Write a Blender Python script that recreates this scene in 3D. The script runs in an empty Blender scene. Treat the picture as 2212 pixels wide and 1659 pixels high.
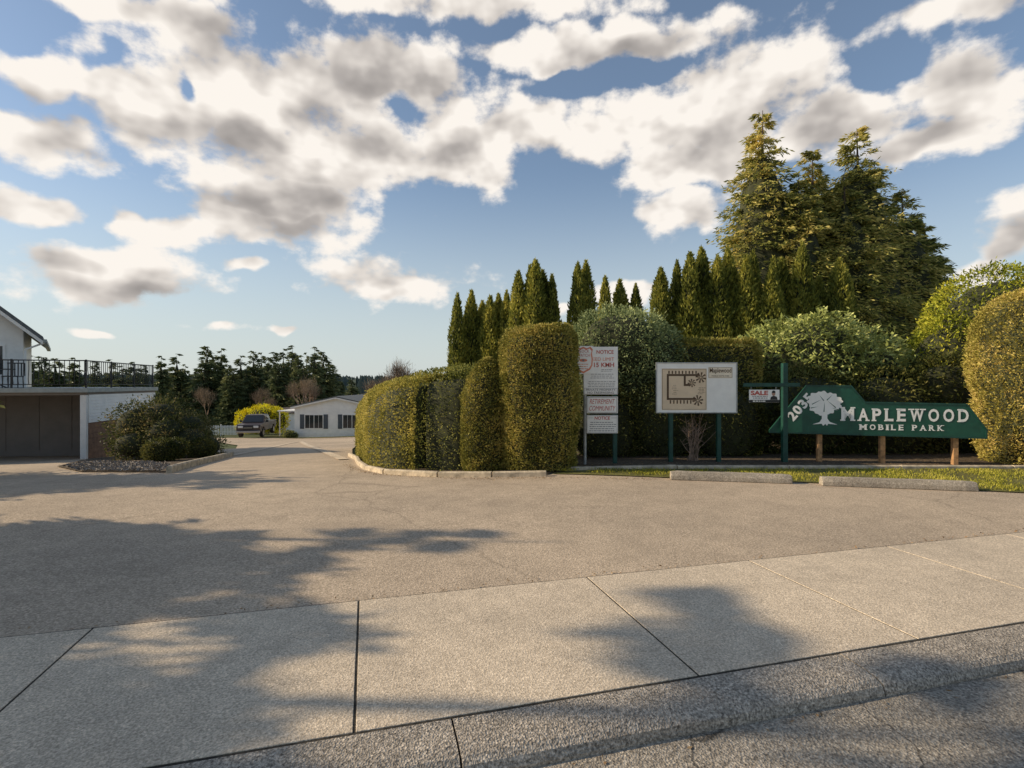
import bpy, math, random
import numpy as np
from mathutils import Vector, Matrix
from mathutils.geometry import delaunay_2d_cdt
R = math.radians
scene = bpy.context.scene
COL = scene.collection
random.seed(4)
rng = np.random.default_rng(7)
scene.view_settings.view_transform = 'Standard'
scene.view_settings.look = 'None'
scene.view_settings.exposure = 0

# ------------------------------------------------------------------ materials
def new_mat(name):
    m = bpy.data.materials.new(name); m.use_nodes = True
    nt = m.node_tree
    return m, nt, nt.nodes['Principled BSDF']

def N(nt, typ, **kw):
    n = nt.nodes.new(typ)
    for k, v in kw.items():
        setattr(n, k, v)
    return n

def ramp(nt, fac, stops):
    r = N(nt, 'ShaderNodeValToRGB')
    el = r.color_ramp.elements
    el[0].position, el[0].color = stops[0][0], (*stops[0][1], 1)
    el[1].position, el[1].color = stops[-1][0], (*stops[-1][1], 1)
    for p, c in stops[1:-1]:
        e = el.new(p); e.color = (*c, 1)
    nt.links.new(fac, r.inputs[0])
    return r.outputs[0]

def noise(nt, vec, scale, detail=4, rough=.5):
    n = N(nt, 'ShaderNodeTexNoise')
    n.inputs['Scale'].default_value = scale
    n.inputs['Detail'].default_value = detail
    n.inputs['Roughness'].default_value = rough
    nt.links.new(vec, n.inputs['Vector'])
    return n.outputs['Fac']

def mixc(nt, a, b, fac, mode='MIX'):
    m = N(nt, 'ShaderNodeMix', data_type='RGBA', blend_type=mode)
    for sock, val in ((m.inputs['Factor'], fac), (m.inputs['A'], a), (m.inputs['B'], b)):
        if hasattr(val, 'links'): nt.links.new(val, sock)
        elif isinstance(val, (int, float)): sock.default_value = val
        else: sock.default_value = (*val, 1)
    return m.outputs['Result']

def bump(nt, bsdf, h, strength, dist=.01):
    b = N(nt, 'ShaderNodeBump')
    b.inputs['Strength'].default_value = strength
    b.inputs['Distance'].default_value = dist
    nt.links.new(h, b.inputs['Height']); nt.links.new(b.outputs[0], bsdf.inputs['Normal'])

def objco(nt):
    return N(nt, 'ShaderNodeTexCoord').outputs['Object']

def paint(name, col, rough=.5, var=.12, scale=6, metal=0, bmp=.15):
    m, nt, b = new_mat(name)
    co = objco(nt)
    f = noise(nt, co, scale, 4, .6)
    d = tuple(c * (1 - var * 2) for c in col); l = tuple(min(1, c * (1 + var)) for c in col)
    nt.links.new(ramp(nt, f, [(.3, d), (.7, l)]), b.inputs['Base Color'])
    b.inputs['Roughness'].default_value = rough
    b.inputs['Metallic'].default_value = metal
    if bmp: bump(nt, b, noise(nt, co, scale * 12, 2), bmp, .004)
    return m

def ground_mat(name, dark, light, grain, patch_scale=.35, rough=.9, stain=.25, bstr=.5, grit=1.0, cracks=0, crack_d=.35):
    m, nt, b = new_mat(name)
    co = objco(nt)
    g = noise(nt, co, grain, 2, .7)
    v = N(nt, 'ShaderNodeTexVoronoi'); v.inputs['Scale'].default_value = grain * 1.3
    nt.links.new(co, v.inputs['Vector'])
    base = ramp(nt, g, [(.28, dark), (.5, tuple((a + c) / 2 for a, c in zip(dark, light))), (.72, light)])
    vs = ramp(nt, v.outputs['Color'], [(.1, (.55,) * 3), (.9, (1.35,) * 3)])
    base = mixc(nt, base, vs, .55 * grit, 'MULTIPLY')
    p = ramp(nt, noise(nt, co, patch_scale, 4, .6), [(.3, (1 - stain,) * 3), (.7, (1.06, 1.05, 1.03))])
    base = mixc(nt, base, p, 1.0, 'MULTIPLY')
    p2 = ramp(nt, noise(nt, co, patch_scale * 9, 4, .7), [(.3, (1 - stain * .6,) * 3), (.65, (1.05,) * 3)])
    base = mixc(nt, base, p2, 1.0, 'MULTIPLY')
    if cracks:
        w = N(nt, 'ShaderNodeTexVoronoi', feature='DISTANCE_TO_EDGE'); w.inputs['Scale'].default_value = cracks
        nz = N(nt, 'ShaderNodeTexNoise'); nz.inputs['Scale'].default_value = 2.5; nz.inputs['Detail'].default_value = 4
        nt.links.new(co, nz.inputs['Vector'])
        add = N(nt, 'ShaderNodeVectorMath', operation='MULTIPLY_ADD')
        nt.links.new(nz.outputs['Color'], add.inputs[0]); add.inputs[1].default_value = (.45, .45, 0)
        nt.links.new(co, add.inputs[2]); nt.links.new(add.outputs[0], w.inputs['Vector'])
        base = mixc(nt, base, ramp(nt, w.outputs['Distance'], [(.001 * cracks + .001, (crack_d,) * 3), (.006 * cracks + .003, (1,) * 3)]), 1.0, 'MULTIPLY')
    nt.links.new(base, b.inputs['Base Color'])
    b.inputs['Roughness'].default_value = rough
    b.inputs['Specular IOR Level'].default_value = .2
    bump(nt, b, v.outputs['Distance'], bstr, .006)
    return m

def leaf_mat(name, dark, mid, light, nscale=1.2, transl=.3, rough=.55, k=1.25, rnd=.36):
    mid = tuple(min(.8, c * k) for c in mid); light = tuple(min(.85, c * k) for c in light)
    m, nt, b = new_mat(name)
    geo = N(nt, 'ShaderNodeNewGeometry'); co = objco(nt)
    oi = N(nt, 'ShaderNodeObjectInfo')
    sh = N(nt, 'ShaderNodeVectorMath', operation='ADD')
    nt.links.new(co, sh.inputs[0]); nt.links.new(oi.outputs['Location'], sh.inputs[1])
    n = noise(nt, sh.outputs[0], nscale, 2, .65)
    a = N(nt, 'ShaderNodeMath', operation='MULTIPLY_ADD')
    nt.links.new(geo.outputs['Random Per Island'], a.inputs[0]); a.inputs[1].default_value = rnd
    s = N(nt, 'ShaderNodeMath', operation='SUBTRACT'); nt.links.new(n, s.inputs[0]); s.inputs[1].default_value = rnd / 2
    nt.links.new(s.outputs[0], a.inputs[2])
    c = ramp(nt, a.outputs[0], [(.25, dark), (.5, mid), (.75, light)])
    nt.links.new(c, b.inputs['Base Color'])
    b.inputs['Roughness'].default_value = rough
    b.inputs['Specular IOR Level'].default_value = .12
    t = N(nt, 'ShaderNodeBsdfTranslucent'); nt.links.new(c, t.inputs['Color'])
    mx = N(nt, 'ShaderNodeMixShader'); mx.inputs[0].default_value = transl
    nt.links.new(b.outputs[0], mx.inputs[1]); nt.links.new(t.outputs[0], mx.inputs[2])
    nt.links.new(mx.outputs[0], nt.nodes['Material Output'].inputs['Surface'])
    return m

M = {}
M['asphalt'] = ground_mat('asphalt_surface', (.35, .273, .19), (.74, .595, .44), 58, .3, stain=.24, cracks=.18, crack_d=.75)
M['concrete'] = ground_mat('pavement_concrete', (.46, .37, .265), (.92, .765, .575), 80, .6, stain=.22, bstr=.4)
M['aggregate'] = ground_mat('kerb_aggregate', (.14, .12, .095), (.72, .62, .50), 75, .8, stain=.25, bstr=.8, grit=1.5)
M['street'] = ground_mat('street_asphalt', (.16, .135, .105), (.64, .56, .45), 70, .5, stain=.25, bstr=.8, grit=1.4, cracks=.8)
M['joint'] = ground_mat('joint_dirt', (.03, .026, .02), (.10, .085, .065), 30, .8)
M['soil'] = ground_mat('soil_and_mulch', (.07, .05, .032), (.24, .18, .12), 22, .8, stain=.35, bstr=1)
M['gravel'] = ground_mat('gravel', (.13, .12, .11), (.46, .41, .36), 28, .8, stain=.2, bstr=1)
M['field'] = ground_mat('grassy_ground', (.05, .065, .022), (.12, .14, .05), 9, .1, stain=.3)
M['lawn'] = ground_mat('lawn_soil', (.12, .11, .035), (.28, .26, .08), 30, .9, stain=.35)
M['wheelstop'] = ground_mat('weathered_concrete', (.30, .25, .19), (.62, .54, .43), 60, 2.5, stain=.35)
M['timber'] = paint('weathered_timber', (.60, .49, .34), .85, .25, 9, bmp=.6)
M['white'] = paint('white_paint', (.85, .82, .76), .5, .05, 3)
M['whitesiding'] = paint('white_siding', (.87, .85, .80), .5, .05, 2)
M['signwhite'] = paint('sign_white', (.92, .89, .82), .45, .04, 5, bmp=.05)
M['green'] = paint('green_sign_paint', (.009, .085, .050), .5, .15, 5)
M['greenpost'] = paint('green_post_paint', (.009, .065, .045), .55, .2, 8)
M['postwood'] = paint('post_wood', (.48, .26, .11), .8, .25, 12, bmp=.5)
M['steel'] = paint('galvanised_steel', (.42, .43, .42), .45, .15, 10, metal=.6)
M['red'] = paint('red_lettering', (.55, .10, .07), .5, .05)
M['orange'] = paint('orange_lettering', (.75, .24, .13), .5, .05)
M['greytext'] = paint('grey_lettering', (.22, .20, .20), .5, .05)
M['brown'] = paint('brown_ink', (.10, .055, .025), .6, .1)
M['tan'] = paint('tan_paper', (.80, .62, .42), .7, .06, 4)
M['cream'] = paint('cream_plate', (.88, .76, .58), .7, .05, 4)
M['black'] = paint('black_metal', (.012, .012, .013), .45, .1)
M['brownwood'] = paint('brown_wood_siding', (.28, .15, .085), .8, .2, 5, bmp=.4)
M['taupe'] = paint('taupe_door', (.23, .20, .175), .7, .06, 2)
M['fascia'] = paint('grey_green_fascia', (.36, .38, .35), .6, .1)
M['roofgrey'] = paint('dark_grey_roof', (.13, .14, .14), .8, .15, 8)
M['roofbrown'] = paint('brown_roof', (.16, .12, .10), .85, .15, 5)
M['slate'] = paint('shutter_slate', (.07, .085, .10), .6, .1)
M['truck'] = paint('dark_maroon_grey_car_paint', (.050, .036, .035), .3, .05, 3, metal=0, bmp=0)
M['chrome'] = paint('chrome', (.35, .35, .35), .35, .05, metal=1, bmp=0)
M['rubber'] = paint('tyre_rubber', (.02, .02, .02), .85, .1)
M['lamp'] = paint('headlight_glass', (.7, .7, .68), .15, .05, bmp=0)
M['glass'] = paint('dark_window_glass', (.03, .035, .04), .08, .1, bmp=0)
M['skin'] = paint('portrait_print', (.45, .25, .17), .6, .05)
M['bark'] = paint('bark', (.12, .085, .06), .9, .3, 14, bmp=.8)
M['barktwig'] = paint('bare_twig_bark', (.34, .23, .16), .9, .25, 9)
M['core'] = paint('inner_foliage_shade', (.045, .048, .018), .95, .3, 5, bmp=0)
M['hedge'] = leaf_mat('clipped_hedge_leaves', (.16, .15, .03), (.37, .33, .07), (.58, .48, .14), 1.3)
M['hedgegreen'] = leaf_mat('hedge_green_leaves', (.07, .09, .02), (.18, .19, .045), (.34, .31, .08), 1.2)
M['topiary'] = leaf_mat('topiary_leaves', (.12, .12, .026), (.28, .255, .055), (.47, .37, .11), 2.0, rnd=.42)
M['gold'] = leaf_mat('golden_hedge_leaves', (.18, .16, .03), (.44, .37, .08), (.64, .49, .17), 1.6, rnd=.42)
M['yellowgreen'] = leaf_mat('yellow_green_leaves', (.09, .12, .015), (.28, .30, .03), (.52, .47, .055), .9)
M['columnar'] = leaf_mat('columnar_cedar_leaves', (.07, .085, .02), (.23, .235, .045), (.48, .42, .085), .9, .35, k=1.2)
M['bigcedar'] = leaf_mat('tall_cedar_leaves', (.08, .10, .028), (.29, .285, .07), (.66, .53, .17), .45, .42, k=1.25, rnd=.5)
M['bluegreen'] = leaf_mat('blue_green_shrub_leaves', (.08, .11, .045), (.22, .26, .11), (.42, .45, .20), 1.4)
M['rhodo'] = leaf_mat('rhododendron_leaves', (.11, .13, .035), (.29, .32, .09), (.55, .55, .20), 1.1, .2, .4)
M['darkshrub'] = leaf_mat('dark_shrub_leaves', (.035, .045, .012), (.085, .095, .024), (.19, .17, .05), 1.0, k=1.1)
M['leftbush'] = leaf_mat('olive_red_bush_leaves', (.035, .05, .016), (.11, .12, .035), (.29, .22, .09), 1.3, k=1.05)
M['fir'] = leaf_mat('fir_needles', (.045, .06, .03), (.095, .12, .05), (.20, .20, .08), .25, .25)
M['forsythia'] = leaf_mat('forsythia_flowers', (.60, .46, .01), (.88, .70, .02), (.95, .82, .05), 1.0, k=1)
M['baretwig'] = leaf_mat('bare_twigs', (.12, .085, .06), (.22, .16, .11), (.34, .25, .16), .3, .1, k=1)
M['grass'] = leaf_mat('grass_blades', (.18, .18, .03), (.42, .40, .05), (.60, .52, .12), .8, k=1)
M['litter'] = leaf_mat('leaf_litter', (.10, .06, .03), (.28, .17, .08), (.45, .30, .15), 3, .1, k=1)
M['farwood'] = leaf_mat('hazed_wood_leaves', (.08, .11, .10), (.11, .14, .13), (.15, .175, .155), .01, .1, k=1)  # aerial haze is mixed into these pale bluish leaf colours

# ------------------------------------------------------------------ helpers
def sstep(x):
    x = max(0., min(1., x)); return x * x * (3 - 2 * x)

def tz(x, y):
    t = (y - 8.5) / 1.5
    sp = 1.5 * (math.log1p(math.exp(t)) if t < 30 else t)
    s = max(sstep((3 - x) / 6), sstep((y - 20) / 20))
    left = .03 * min(max(-x - 4, 0), 14) * sstep((y - 7) / 6)
    return -(.075 * 90 * math.tanh(sp / 90) * s + left)

def link(o):
    COL.objects.link(o); return o

def thing(name, label, category, loc=(0, 0, 0), yaw=0, group=None, scale=1):
    o = bpy.data.objects.new(name, None)
    o.empty_display_size = .2
    o.location = loc; o.rotation_euler = (0, 0, yaw)
    o.scale = (scale,) * 3 if isinstance(scale, (int, float)) else scale
    o['label'] = label; o['category'] = category
    if group: o['group'] = group
    return link(o)

def fast_mesh(name, V, F, mi=None, mats=(), parent=None, smooth=False):
    me = bpy.data.meshes.new(name)
    V = np.asarray(V, dtype=np.float32); F = np.asarray(F, dtype=np.int32)
    k = F.shape[1]
    me.vertices.add(len(V)); me.vertices.foreach_set('co', V.ravel())
    me.loops.add(F.size); me.loops.foreach_set('vertex_index', F.ravel())
    me.polygons.add(len(F)); me.polygons.foreach_set('loop_start', np.arange(0, F.size, k, dtype=np.int32))
    if mi is not None: me.polygons.foreach_set('material_index', np.asarray(mi, dtype=np.int32))
    for m in mats: me.materials.append(m)
    me.update(calc_edges=True); me.validate()
    o = bpy.data.objects.new(name, me); link(o)
    if parent: o.parent = parent
    return o

class MB:
    def __init__(s): s.v = []; s.f = []; s.m = []
    def add(s, vs, fs, mi=0):
        b = len(s.v); s.v += [tuple(v) for v in vs]
        s.f += [tuple(i + b for i in f) for f in fs]; s.m += [mi] * len(fs)
        return s
    def box(s, x0, x1, y0, y1, z0, z1, mi=0):
        return s.add([(x0,y0,z0),(x1,y0,z0),(x1,y1,z0),(x0,y1,z0),(x0,y0,z1),(x1,y0,z1),(x1,y1,z1),(x0,y1,z1)],
              [(0,3,2,1),(4,5,6,7),(0,1,5,4),(1,2,6,5),(2,3,7,6),(3,0,4,7)], mi)
    def cyl(s, p0, p1, r0, r1=None, n=8, mi=0, cap=True):
        r1 = r0 if r1 is None else r1
        p0 = Vector(p0); p1 = Vector(p1); d = (p1 - p0).normalized()
        a = d.cross(Vector((0, 0, 1)) if abs(d.z) < .9 else Vector((1, 0, 0))).normalized(); b = d.cross(a)
        vs = []
        for p, r in ((p0, r0), (p1, r1)):
            for i in range(n):
                t = 2 * math.pi * (i + .5) / n
                vs.append(p + a * math.cos(t) * r + b * math.sin(t) * r)
        fs = [(i, (i + 1) % n, n + (i + 1) % n, n + i) for i in range(n)]
        if cap: fs += [tuple(range(n))[::-1], tuple(range(n, 2 * n))]
        return s.add(vs, fs, mi)
    def prism(s, poly, t0, t1, plane='xz', mi=0):
        n = len(poly)
        def P(a, b, t):
            return (a, t, b) if plane == 'xz' else ((t, a, b) if plane == 'yz' else (a, b, t))
        vs = [P(a, b, t0) for a, b in poly] + [P(a, b, t1) for a, b in poly]
        fs = [tuple(range(n)), tuple(range(2 * n - 1, n - 1, -1))] + [(i, n + i, n + (i + 1) % n, (i + 1) % n) for i in range(n)]
        return s.add(vs, fs, mi)
    def obj(s, name, mats, parent=None, bevel=0, loc=(0, 0, 0), smooth=False, rot=(0, 0, 0)):
        if not isinstance(mats, (list, tuple)): mats = [mats]
        me = bpy.data.meshes.new(name); me.from_pydata(s.v, [], s.f)
        for m in mats: me.materials.append(m)
        me.polygons.foreach_set('material_index', s.m)
        if smooth: me.polygons.foreach_set('use_smooth', [True] * len(s.f))
        me.update()
        o = bpy.data.objects.new(name, me); link(o)
        o.location = loc; o.rotation_euler = rot
        if parent: o.parent = parent
        if bevel:
            b = o.modifiers.new('bevel', 'BEVEL'); b.width = bevel; b.segments = 2; b.limit_method = 'ANGLE'
        return o

def inpoly(x, y, P):
    c = False; n = len(P); j = n - 1
    for i in range(n):
        xi, yi = P[i]; xj, yj = P[j]
        if (yi > y) != (yj > y) and x < (xj - xi) * (y - yi) / (yj - yi) + xi: c = not c
        j = i
    return c

def densify(P, step):
    out = []
    for i in range(len(P)):
        a = Vector(P[i]); b = Vector(P[(i + 1) % len(P)])
        n = max(1, int((b - a).length / step))
        for k in range(n): out.append(a.lerp(b, k / n))
    return out

def sheet(name, poly, dz, mat, step=1., kind='structure', zf=None):
    B = densify(poly, step)
    xs = [p.x for p in B]; ys = [p.y for p in B]
    pts = list(B); nb = len(B)
    y = min(ys) + step / 2
    while y < max(ys):
        x = min(xs) + step / 2
        while x < max(xs):
            if inpoly(x, y, poly): pts.append(Vector((x + random.uniform(-.1, .1) * step, y + random.uniform(-.1, .1) * step)))
            x += step
        y += step
    edges = [(i, (i + 1) % nb) for i in range(nb)]
    vo, eo, fo, *_ = delaunay_2d_cdt(pts, edges, [], 1, 1e-5)
    zf = zf or tz
    V = [(v.x, v.y, zf(v.x, v.y) + dz) for v in vo]
    fo = [f if ((vo[f[1]] - vo[f[0]]).cross(vo[f[2]] - vo[f[0]])) > 0 else f[::-1] for f in fo]
    me = bpy.data.meshes.new(name); me.from_pydata(V, [], [tuple(f) for f in fo]); me.materials.append(mat)
    me.polygons.foreach_set('use_smooth', [True] * len(fo)); me.update()
    o = bpy.data.objects.new(name, me); o['kind'] = kind
    return link(o)

def nrm(a): return a / np.maximum(np.linalg.norm(a, axis=1, keepdims=True), 1e-9)

def wob(P, f, seed=0):
    r = np.random.default_rng(seed + 11)
    s = 0; amp = 1; tot = 0
    for o in range(4):
        k = r.normal(size=(3, 3)) * f * (1.9 ** o) * .6; ph = r.uniform(0, 6.28, 3)
        q = P @ k + ph
        s = s + amp * (np.sin(q[:, 0]) * np.sin(q[:, 1] + 1.3 * np.sin(q[:, 2]))); tot += amp; amp *= .6
    return s / tot

def leaves(P, D, L, W):
    n = len(P); D = nrm(D)
    side = nrm(np.cross(D, rng.normal(size=(n, 3))))
    L = (L * rng.uniform(.6, 1.3, n))[:, None]; W = (W * rng.uniform(.6, 1.3, n))[:, None]
    V = np.stack([P, P + D * L * .5 + side * W * .5, P + D * L, P + D * L * .5 - side * W * .5], axis=1).reshape(-1, 3)
    return V, np.arange(4 * n).reshape(-1, 4)

def grid_quads(nu, nv, wrap=True):
    F = []
    for i in range(nu if wrap else nu - 1):
        for j in range(nv - 1):
            a = i * nv + j; b = ((i + 1) % nu) * nv + j
            F.append((a, b, b + 1, a + 1))
    return np.array(F)

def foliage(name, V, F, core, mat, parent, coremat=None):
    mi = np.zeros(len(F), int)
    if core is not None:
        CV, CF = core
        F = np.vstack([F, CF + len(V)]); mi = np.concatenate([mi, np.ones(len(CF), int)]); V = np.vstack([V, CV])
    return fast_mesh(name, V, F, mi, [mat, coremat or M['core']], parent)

def profile_plant(name, prof, h, N_, L, W, mat, parent, power=2.2, sx=1, sy=1, rough=.05, upw=.3, seed=0, core=.86, nf=2.5, rw=.45, slant=0):
    th = rng.uniform(0, 2 * math.pi, N_)
    tt = rng.uniform(0, 1, N_)
    top = rng.uniform(0, 1, N_) < .12
    def rad(th): return (np.abs(np.cos(th)) ** power + np.abs(np.sin(th)) ** power) ** (-1 / power)
    pr = np.array([prof(t) for t in tt])
    q = np.where(top, np.sqrt(rng.uniform(0, 1, N_)), 1)
    tt = np.where(top, .97 + .03 * (1 - q), tt); pr = np.where(top, prof(.97) * q, pr)
    x = np.cos(th) * rad(th) * pr; y = np.sin(th) * rad(th) * pr
    P = np.stack([x * sx, y * sy, tt * h * (1 + slant * x)], 1)
    Nn = nrm(np.stack([x / sx, y / sy, np.where(top, 1.5, 0) * np.ones(N_) + .02], 1))
    P = P + Nn * (wob(P, nf, seed) * rough + wob(P, nf * 3.3, seed + 5) * rough * .6 + rng.normal(0, rough * .3, N_))[:, None]
    D = Nn * .8 + np.array([0, 0, upw]) + rng.normal(0, rw, (N_, 3))
    P = P - nrm(D) * L * .5
    V, F = leaves(P, D, L, W)
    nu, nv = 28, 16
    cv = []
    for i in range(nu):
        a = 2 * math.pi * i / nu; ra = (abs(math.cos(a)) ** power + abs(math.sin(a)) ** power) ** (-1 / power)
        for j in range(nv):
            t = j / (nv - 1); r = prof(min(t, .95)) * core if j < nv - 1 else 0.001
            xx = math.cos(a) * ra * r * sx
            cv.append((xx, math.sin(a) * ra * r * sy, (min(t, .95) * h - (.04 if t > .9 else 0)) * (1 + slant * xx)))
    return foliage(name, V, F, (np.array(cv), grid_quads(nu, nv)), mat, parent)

def ell_shrub(name, ells, N_, L, W, mat, parent, rough=.12, droop=0, seed=0, core=.80, rw=.5, nf=1.6):
    E = np.array(ells, float); area = (E[:, 3] * E[:, 4] + E[:, 3] * E[:, 5] + E[:, 4] * E[:, 5]); area /= area.sum()
    idx = rng.choice(len(E), N_, p=area)
    d = nrm(rng.normal(size=(N_, 3)))
    Rr = E[idx, 3:]; P = E[idx, :3] + d * Rr
    Nn = nrm(d / Rr)
    P = P + Nn * (wob(P, nf, seed) * rough + wob(P, nf * 3, seed + 3) * rough * .7 + rng.normal(0, rough * .4, N_))[:, None]
    keep = P[:, 2] > .02
    for e in E: keep &= (((P - e[:3]) / e[3:]) ** 2).sum(1) > .62
    P = P[keep]; Nn = Nn[keep]
    D = Nn * .8 + rng.normal(0, rw, P.shape) + np.array([0, 0, -droop])
    V, F = leaves(P - nrm(D) * L * .4, D, L, W)
    CV = []; CF = []; nu, nv = 16, 9
    for e in E:
        b = len(CV)
        for i in range(nu):
            for j in range(nv):
                ph = -math.pi / 2 + math.pi * j / (nv - 1); a = 2 * math.pi * i / nu
                CV.append((e[0] + math.cos(a) * math.cos(ph) * e[3] * core, e[1] + math.sin(a) * math.cos(ph) * e[4] * core, max(.0, e[2] + math.sin(ph) * e[5] * core)))
        CF.append(grid_quads(nu, nv) + b)
    return foliage(name, V, F, (np.array(CV), np.vstack(CF)), mat, parent)

def path_hedge(name, path, halfw, h, dens, L, W, mat, parent, seed=0, rough=.06, zf=None, hfun=None):
    pts = [Vector(p) for p in path]
    for _ in range(2):
        q = [pts[0]]
        for a, b in zip(pts[:-1], pts[1:]): q += [a.lerp(b, .25), a.lerp(b, .75)]
        pts = q + [pts[-1]]
    seg = [(pts[i + 1] - pts[i]).length for i in range(len(pts) - 1)]; tot = sum(seg)
    cum = np.concatenate([[0], np.cumsum(seg)])
    per = 2 * h + 2 * halfw
    N_ = int(tot * per * dens)
    s = rng.uniform(-halfw * .98, tot + halfw * .98, N_)
    ne = int(N_ * .10); s[:ne] = -halfw * np.sin(rng.uniform(0, math.pi / 2, ne))
    px = np.interp(s, cum, [p.x for p in pts]); py = np.interp(s, cum, [p.y for p in pts])
    e = .15
    tx = np.interp(np.clip(s + e, 0, tot), cum, [p.x for p in pts]) - np.interp(np.clip(s - e, 0, tot), cum, [p.x for p in pts])
    ty = np.interp(np.clip(s + e, 0, tot), cum, [p.y for p in pts]) - np.interp(np.clip(s - e, 0, tot), cum, [p.y for p in pts])
    T = nrm(np.stack([tx, ty, np.zeros(N_)], 1)); S = np.stack([T[:, 1], -T[:, 0], np.zeros(N_)], 1)
    over = np.where(s < 0, s, np.where(s > tot, s - tot, 0)) / halfw
    px += T[:, 0] * over * halfw; py += T[:, 1] * over * halfw
    shrink = np.sqrt(np.clip(1 - over ** 2, 0.02, 1))
    u = rng.uniform(0, per, N_)
    hh = np.array([hfun(a) for a in s]) if hfun else np.full(N_, h)
    lat = np.where(u < h, -1., np.where(u > per - h, 1., (u - h) / halfw - 1))
    z = np.where(u < h, u / h, np.where(u > per - h, (per - u) / h, 1.)) * hh
    topm = (u >= h) & (u <= per - h)
    rnd = np.clip((z / hh - .78) / .22, 0, 1)
    w = np.where(topm, lat * .72, lat * (1 - .28 * rnd ** 2))
    z = np.where(topm, hh * (1.03 - .06 * np.abs(lat) ** 2), z)
    wv = w * halfw * shrink
    P = np.stack([px + S[:, 0] * wv, py + S[:, 1] * wv, z], 1)
    Nn = S * np.where(topm, 0, np.sign(lat))[:, None] * shrink[:, None] + np.array([0, 0, 1.]) * topm[:, None] + T * over[:, None]
    Nn = nrm(Nn + 1e-4)
    base = np.array([zf(a, b) for a, b in zip(P[:, 0], P[:, 1])]) if zf else 0
    P = P + Nn * (wob(P, 1.2, seed) * rough * 1.3 + wob(P, 4, seed + 2) * rough * .7 + rng.normal(0, rough * .3, N_))[:, None]
    P[:, 2] += base
    D = Nn * .8 + np.array([0, 0, .25]) + rng.normal(0, .45, (N_, 3))
    V, F = leaves(P - nrm(D) * L * .5, D, L, W)
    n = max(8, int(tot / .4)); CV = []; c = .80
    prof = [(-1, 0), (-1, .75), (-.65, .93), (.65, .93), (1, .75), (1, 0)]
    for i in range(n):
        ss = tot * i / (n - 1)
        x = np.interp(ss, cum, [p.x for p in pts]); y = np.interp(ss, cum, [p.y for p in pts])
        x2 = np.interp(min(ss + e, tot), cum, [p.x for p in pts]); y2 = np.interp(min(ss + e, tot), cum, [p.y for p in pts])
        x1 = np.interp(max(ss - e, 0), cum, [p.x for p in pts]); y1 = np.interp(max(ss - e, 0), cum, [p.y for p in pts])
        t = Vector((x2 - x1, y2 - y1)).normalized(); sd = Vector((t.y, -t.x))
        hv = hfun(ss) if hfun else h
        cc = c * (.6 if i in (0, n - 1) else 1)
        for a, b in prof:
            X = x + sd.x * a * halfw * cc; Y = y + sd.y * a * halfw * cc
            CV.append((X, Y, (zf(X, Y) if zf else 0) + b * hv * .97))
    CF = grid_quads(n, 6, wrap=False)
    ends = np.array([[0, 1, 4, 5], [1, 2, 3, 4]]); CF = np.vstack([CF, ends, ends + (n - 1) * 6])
    return foliage(name, V, F, (np.array(CV), CF), mat, parent)

def trunk_mesh(name, h, r, parent, limbs=0, limb_len=.3, seed=0, droop=.2, mat=None):
    rr = random.Random(seed); mb = MB(); n = 7
    prev = (0, 0, -.15); pr = r * 1.25
    for i in range(1, n + 1):
        t = i / n; p = (rr.uniform(-1, 1) * r * .3, rr.uniform(-1, 1) * r * .3, h * t); q = r * (1 - t) ** .8 + .012
        mb.cyl(prev, p, pr, q, 7); prev = p; pr = q
    for i in range(limbs):
        t = rr.uniform(.1, .95); a = rr.uniform(0, 6.28); l = limb_len * (1 - t) ** .8 * rr.uniform(.6, 1)
        z = h * t
        mid = (math.cos(a) * l * .5, math.sin(a) * l * .5, z + l * .08); end = (math.cos(a) * l, math.sin(a) * l, z - l * droop)
        q = r * .25 * (1 - t) + .008
        mb.cyl((0, 0, z), mid, q, q * .6, 4, cap=False); mb.cyl(mid, end, q * .6, q * .15, 4, cap=False)
    return mb.obj(name, mat or M['bark'], parent, smooth=True)

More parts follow.
